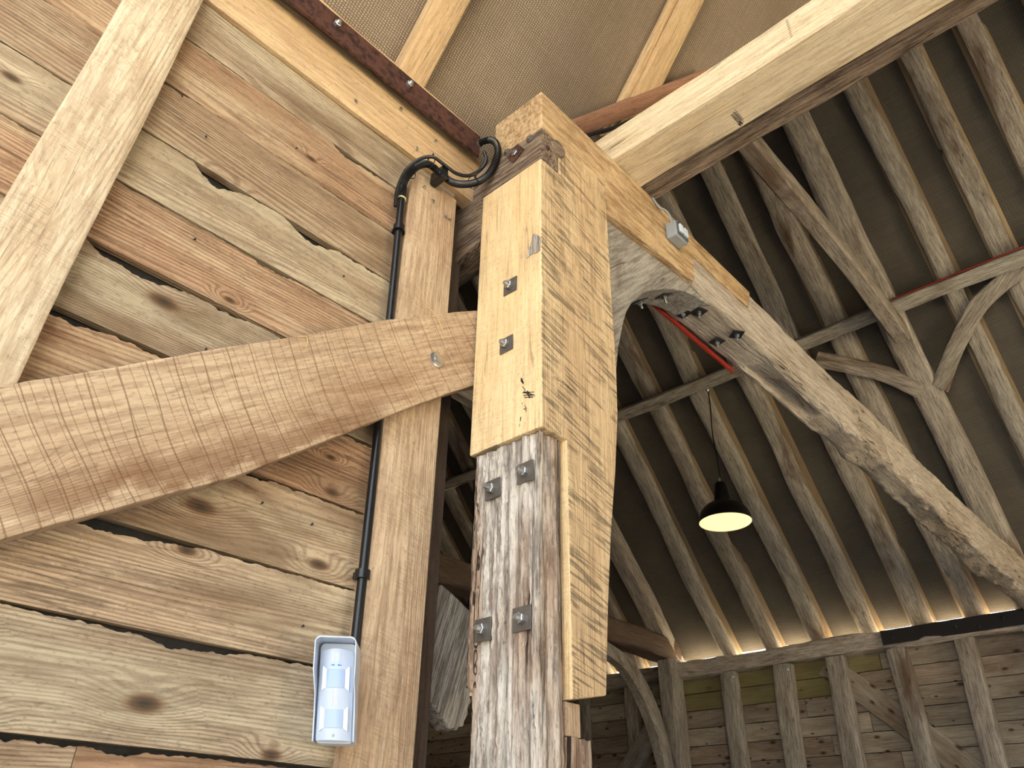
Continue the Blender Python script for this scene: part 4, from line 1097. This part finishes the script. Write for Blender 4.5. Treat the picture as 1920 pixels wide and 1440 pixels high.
fl = empty('flexible_conduit', (-1.49, 1.25, 2.03))
tag(fl, 'looped black corrugated conduit from the pipe up to the tie beam', 'conduit')
tube('large_hose', [(-1.547, 1.082, 1.905), (-1.540, 1.083, 1.95), (-1.510, 1.098, 2.00), (-1.490, 1.135, 2.032), (-1.482, 1.185, 2.022), (-1.478, 1.245, 2.020), (-1.472, 1.315, 2.066), (-1.452, 1.365, 2.118), (-1.430, 1.384, 2.172), (-1.406, 1.386, 2.236), (-1.420, 1.386, 2.302), (-1.455, 1.385, 2.345), (-1.495, 1.37, 2.345)], 0.0135, 'black_plastic', fl, n=14, rib=-0.0022, sub=8, rib_pitch=0.0045)
tube('small_hose', [(-1.545, 1.062, 1.815), (-1.530, 1.052, 1.88), (-1.505, 1.056, 1.945), (-1.480, 1.085, 2.005), (-1.462, 1.128, 2.042), (-1.458, 1.175, 2.043), (-1.456, 1.235, 2.044), (-1.455, 1.295, 2.080), (-1.458, 1.352, 2.160), (-1.455, 1.375, 2.225), (-1.475, 1.380, 2.29)],
     0.0068, 'black_plastic', fl, n=10, rib=-0.0014, sub=8, rib_pitch=0.004)
for (x, y, z_, d) in ((-1.52, 1.085, 1.97, (0.3, 0.3, 1)), (-1.478, 1.135, 2.035, (0, 1, 0.15)), (-1.465, 1.325, 2.075, (0, .7, .7))):
    lathe('cable_tie', [(0.0215, -0.002), (0.0228, -0.002), (0.0228, 0.002), (0.0215, 0.002)], 'black_plastic', out_frame((x, y, z_), d), fl, n=20)
    box('tie_tail', (x + 0.008, y - 0.003, z_ + 0.016), (x + 0.013, y + 0.003, z_ + 0.034), 'black_plastic', parent=fl)
box('saddle_clip', (-1.528, 1.178, 1.995), (-1.462, 1.206, 2.048), 'black_plastic', parent=fl, bevel=0.005)

# ------------------------------------------------------------------ white motion detector
dt = empty('motion_detector', (-1.53, 1.015, 0.20))
tag(dt, 'white outdoor motion detector with two lenses under a hood', 'detector')
TL = math.radians(0.0)
y0d, y1d, z0d, z1d = 0.966, 1.066, 0.206, 0.415
def dY(z_): return -0.020 * (z_ - 0.205) / 0.21                     # leans a little
# back box
def rr(y0, y1, z0, z1, r, n=5):
    o = []
    for cy, cz, a0 in ((y1 - r, z0 + r, -90), (y1 - r, z1 - r, 0), (y0 + r, z1 - r, 90), (y0 + r, z0 + r, 180)):
        for k in range(n + 1):
            a = math.radians(a0 + 90 * k / n); o.append((cy + r * math.cos(a), cz + r * math.sin(a)))
    return o
prism('back_box', [(y + dY(z_), z_) for y, z_ in rr(y0d + .004, y1d - .004, z0d, z1d - .004, 0.012)], 'x', -1.545, -1.500, 'white_plastic', (0, 0, 1), up=(1, 0, 0), parent=dt, bevel=0.002)
# curved front cover
def front_x(u, z_):
    x = -1.492 + 0.014 * (1 - (2 * u - 1) ** 2)
    return x
def cover(name, ya, yb, za, zc, lift, mat, nu=14, nv=20, arch=0.0):
    verts, faces = [], []
    for j in range(nv + 1):
        for i in range(nu + 1):
            u = i / nu; y = ya + (yb - ya) * u
            top = arch * (1 - (2 * u - 1) ** 2)
            z_ = za + (zc - za + top) * j / nv
            uu = (y - (y0d + .008)) / (y1d - y0d - .016)
            verts.append((front_x(uu, z_) + lift, y + dY(z_), z_))
    n1 = len(verts)
    for v in list(verts[:n1]): verts.append((v[0] - 0.006, v[1], v[2]))
    W = nu + 1
    for j in range(nv):
        for i in range(nu):
            a = j * W + i
            faces.append((a, a + 1, a + W + 1, a + W)); faces.append((n1 + a, n1 + a + W, n1 + a + W + 1, n1 + a + 1))
    rim = [i for i in range(W)] + [j * W + nu for j in range(1, nv + 1)] + [nv * W + i for i in range(nu - 1, -1, -1)] + [j * W for j in range(nv - 1, 0, -1)]
    for a, b in zip(rim, rim[1:] + rim[:1]):
        faces.append((a, b, n1 + b, n1 + a))
    return wobj(name, verts, faces, mat, (0, 0, 1), (1, 0, 0), dt, smooth=True, auto=math.radians(35))
cover('front_cover', y0d + .008, y1d - .008, z0d + .004, z1d - .026, 0.0, 'white_plastic', arch=0.006)
cy_ = (y0d + y1d) / 2
for i, (za, zc) in enumerate(((0.318, 0.350), (0.238, 0.268))):
    cover('lens', cy_ - 0.0215, cy_ + 0.0215, za - 0.004, zc + 0.002, 0.0016, 'lens', 10, 6)
    for s in (-1, 1):
        yi, yo = cy_ + s * 0.023, cy_ + s * 0.034
        pts = [(yi, za - 0.004), (yo, za - 0.011), (yo, zc + 0.009), (yi, zc + 0.002)]
        ux = front_x(0.85, za)
        prism('lens_flare', [(y + dY(z_), z_) for y, z_ in pts], 'x', ux - 0.004, ux + 0.0035, 'hi_white', (0, 0, 1), up=(1, 0, 0), parent=dt, bevel=0.001)
for k in range(-2, 3):
    for za, zc in ((0.276, 0.312), (0.366, 0.386)):
        yk = cy_ + k * 0.0034
        prism('rib', [(yk - .001 + dY(za), za), (yk + .001 + dY(za), za), (yk + .001 + dY(zc), zc), (yk - .001 + dY(zc), zc)], 'x', -1.480, -1.4765, 'hi_white', (0, 0, 1), up=(1, 0, 0), parent=dt, bevel=0)
prism('indicator', [(cy_ - .014 + dY(.36), .3598), (cy_ + dY(.36), .3578), (cy_ + .014 + dY(.36), .3598), (cy_ + dY(.36), .3622)], 'x', -1.482, -1.4768, 'blue', (0, 1, 0), parent=dt, bevel=0)
box('led', (-1.480, cy_ - .004 + dY(.36), .357), (-1.4762, cy_ + .004 + dY(.36), .363), 'cyan', parent=dt, bevel=0)
lathe('screw', [(0.0035, 0), (0.0035, 0.001), (0.002, 0.0012)], 'grey_plastic', out_frame((-1.4785, cy_, 0.219), (1, 0, 0)), dt, n=12, closed=True)
# hood: shell round the top and sides, deeper over the upper half
path = [(y0d, z0d + .002), (y0d, .26), (y0d, .30), (y0d, .325), (y0d - .002, .345), (y0d - .002, .38)]
r_ = 0.014
for k in range(7):
    a = math.radians(180 - 90 * k / 6); path.append((y0d - .002 + r_ + r_ * math.cos(a), z1d - r_ + r_ * math.sin(a)))
path += [(2 * cy_ - a, b) for a, b in path[::-1]]
def depth(z_): 
    t = max(0, min(1, (z_ - 0.285) / 0.055)); t = t * t * (3 - 2 * t)
    return -1.484 + (0.034) * t
verts, faces = [], []
for (y, z_) in path:
    oy = 0.0028 if y < cy_ else -0.0028
    oz = -0.003 if z_ > z1d - r_ * 0.5 else 0.0
    if oz: oy *= 0.5 if abs(abs(y - cy_) - 0.04) < 0.01 else 0
    f = depth(z_)
    verts += [(-1.535, y + dY(z_), z_), (f, y + dY(z_), z_), (f, y + oy + dY(z_), z_ + oz), (-1.535, y + oy + dY(z_), z_ + oz)]
for i in range(len(path) - 1):
    for k in range(4):
        a, b = i * 4 + k, i * 4 + (k + 1) % 4
        faces.append((a, b, b + 4, a + 4))
faces.append((3, 2, 1, 0)); m_ = (len(path) - 1) * 4; faces.append((m_, m_ + 1, m_ + 2, m_ + 3))
wobj('hood', verts, faces, 'white_plastic', (0, 0, 1), (1, 0, 0), dt, smooth=True, auto=math.radians(35))

# the detector is turned towards the porch opening
dt.matrix_basis = Matrix.Translation((-1.505, 1.066, 0.20)) @ Matrix.Rotation(math.radians(-44), 4, 'Z') @ Matrix.Diagonal((1.0, 0.87, 1.0, 1.0))

# straw caught on the brace
for i, pts in enumerate(([(-1.50, 1.20, 1.46), (-1.493, 1.235, 1.435), (-1.490, 1.262, 1.395)], [(-1.495, 0.79, 1.125), (-1.488, 0.81, 1.13), (-1.491, 0.815, 1.105)])):
    tag(tube('straw', pts, 0.0012, 'straw', n=5, sub=4), ['thin straw caught on the brace beside the post', 'thin straw on the middle of the sloping brace'][i], 'straw')
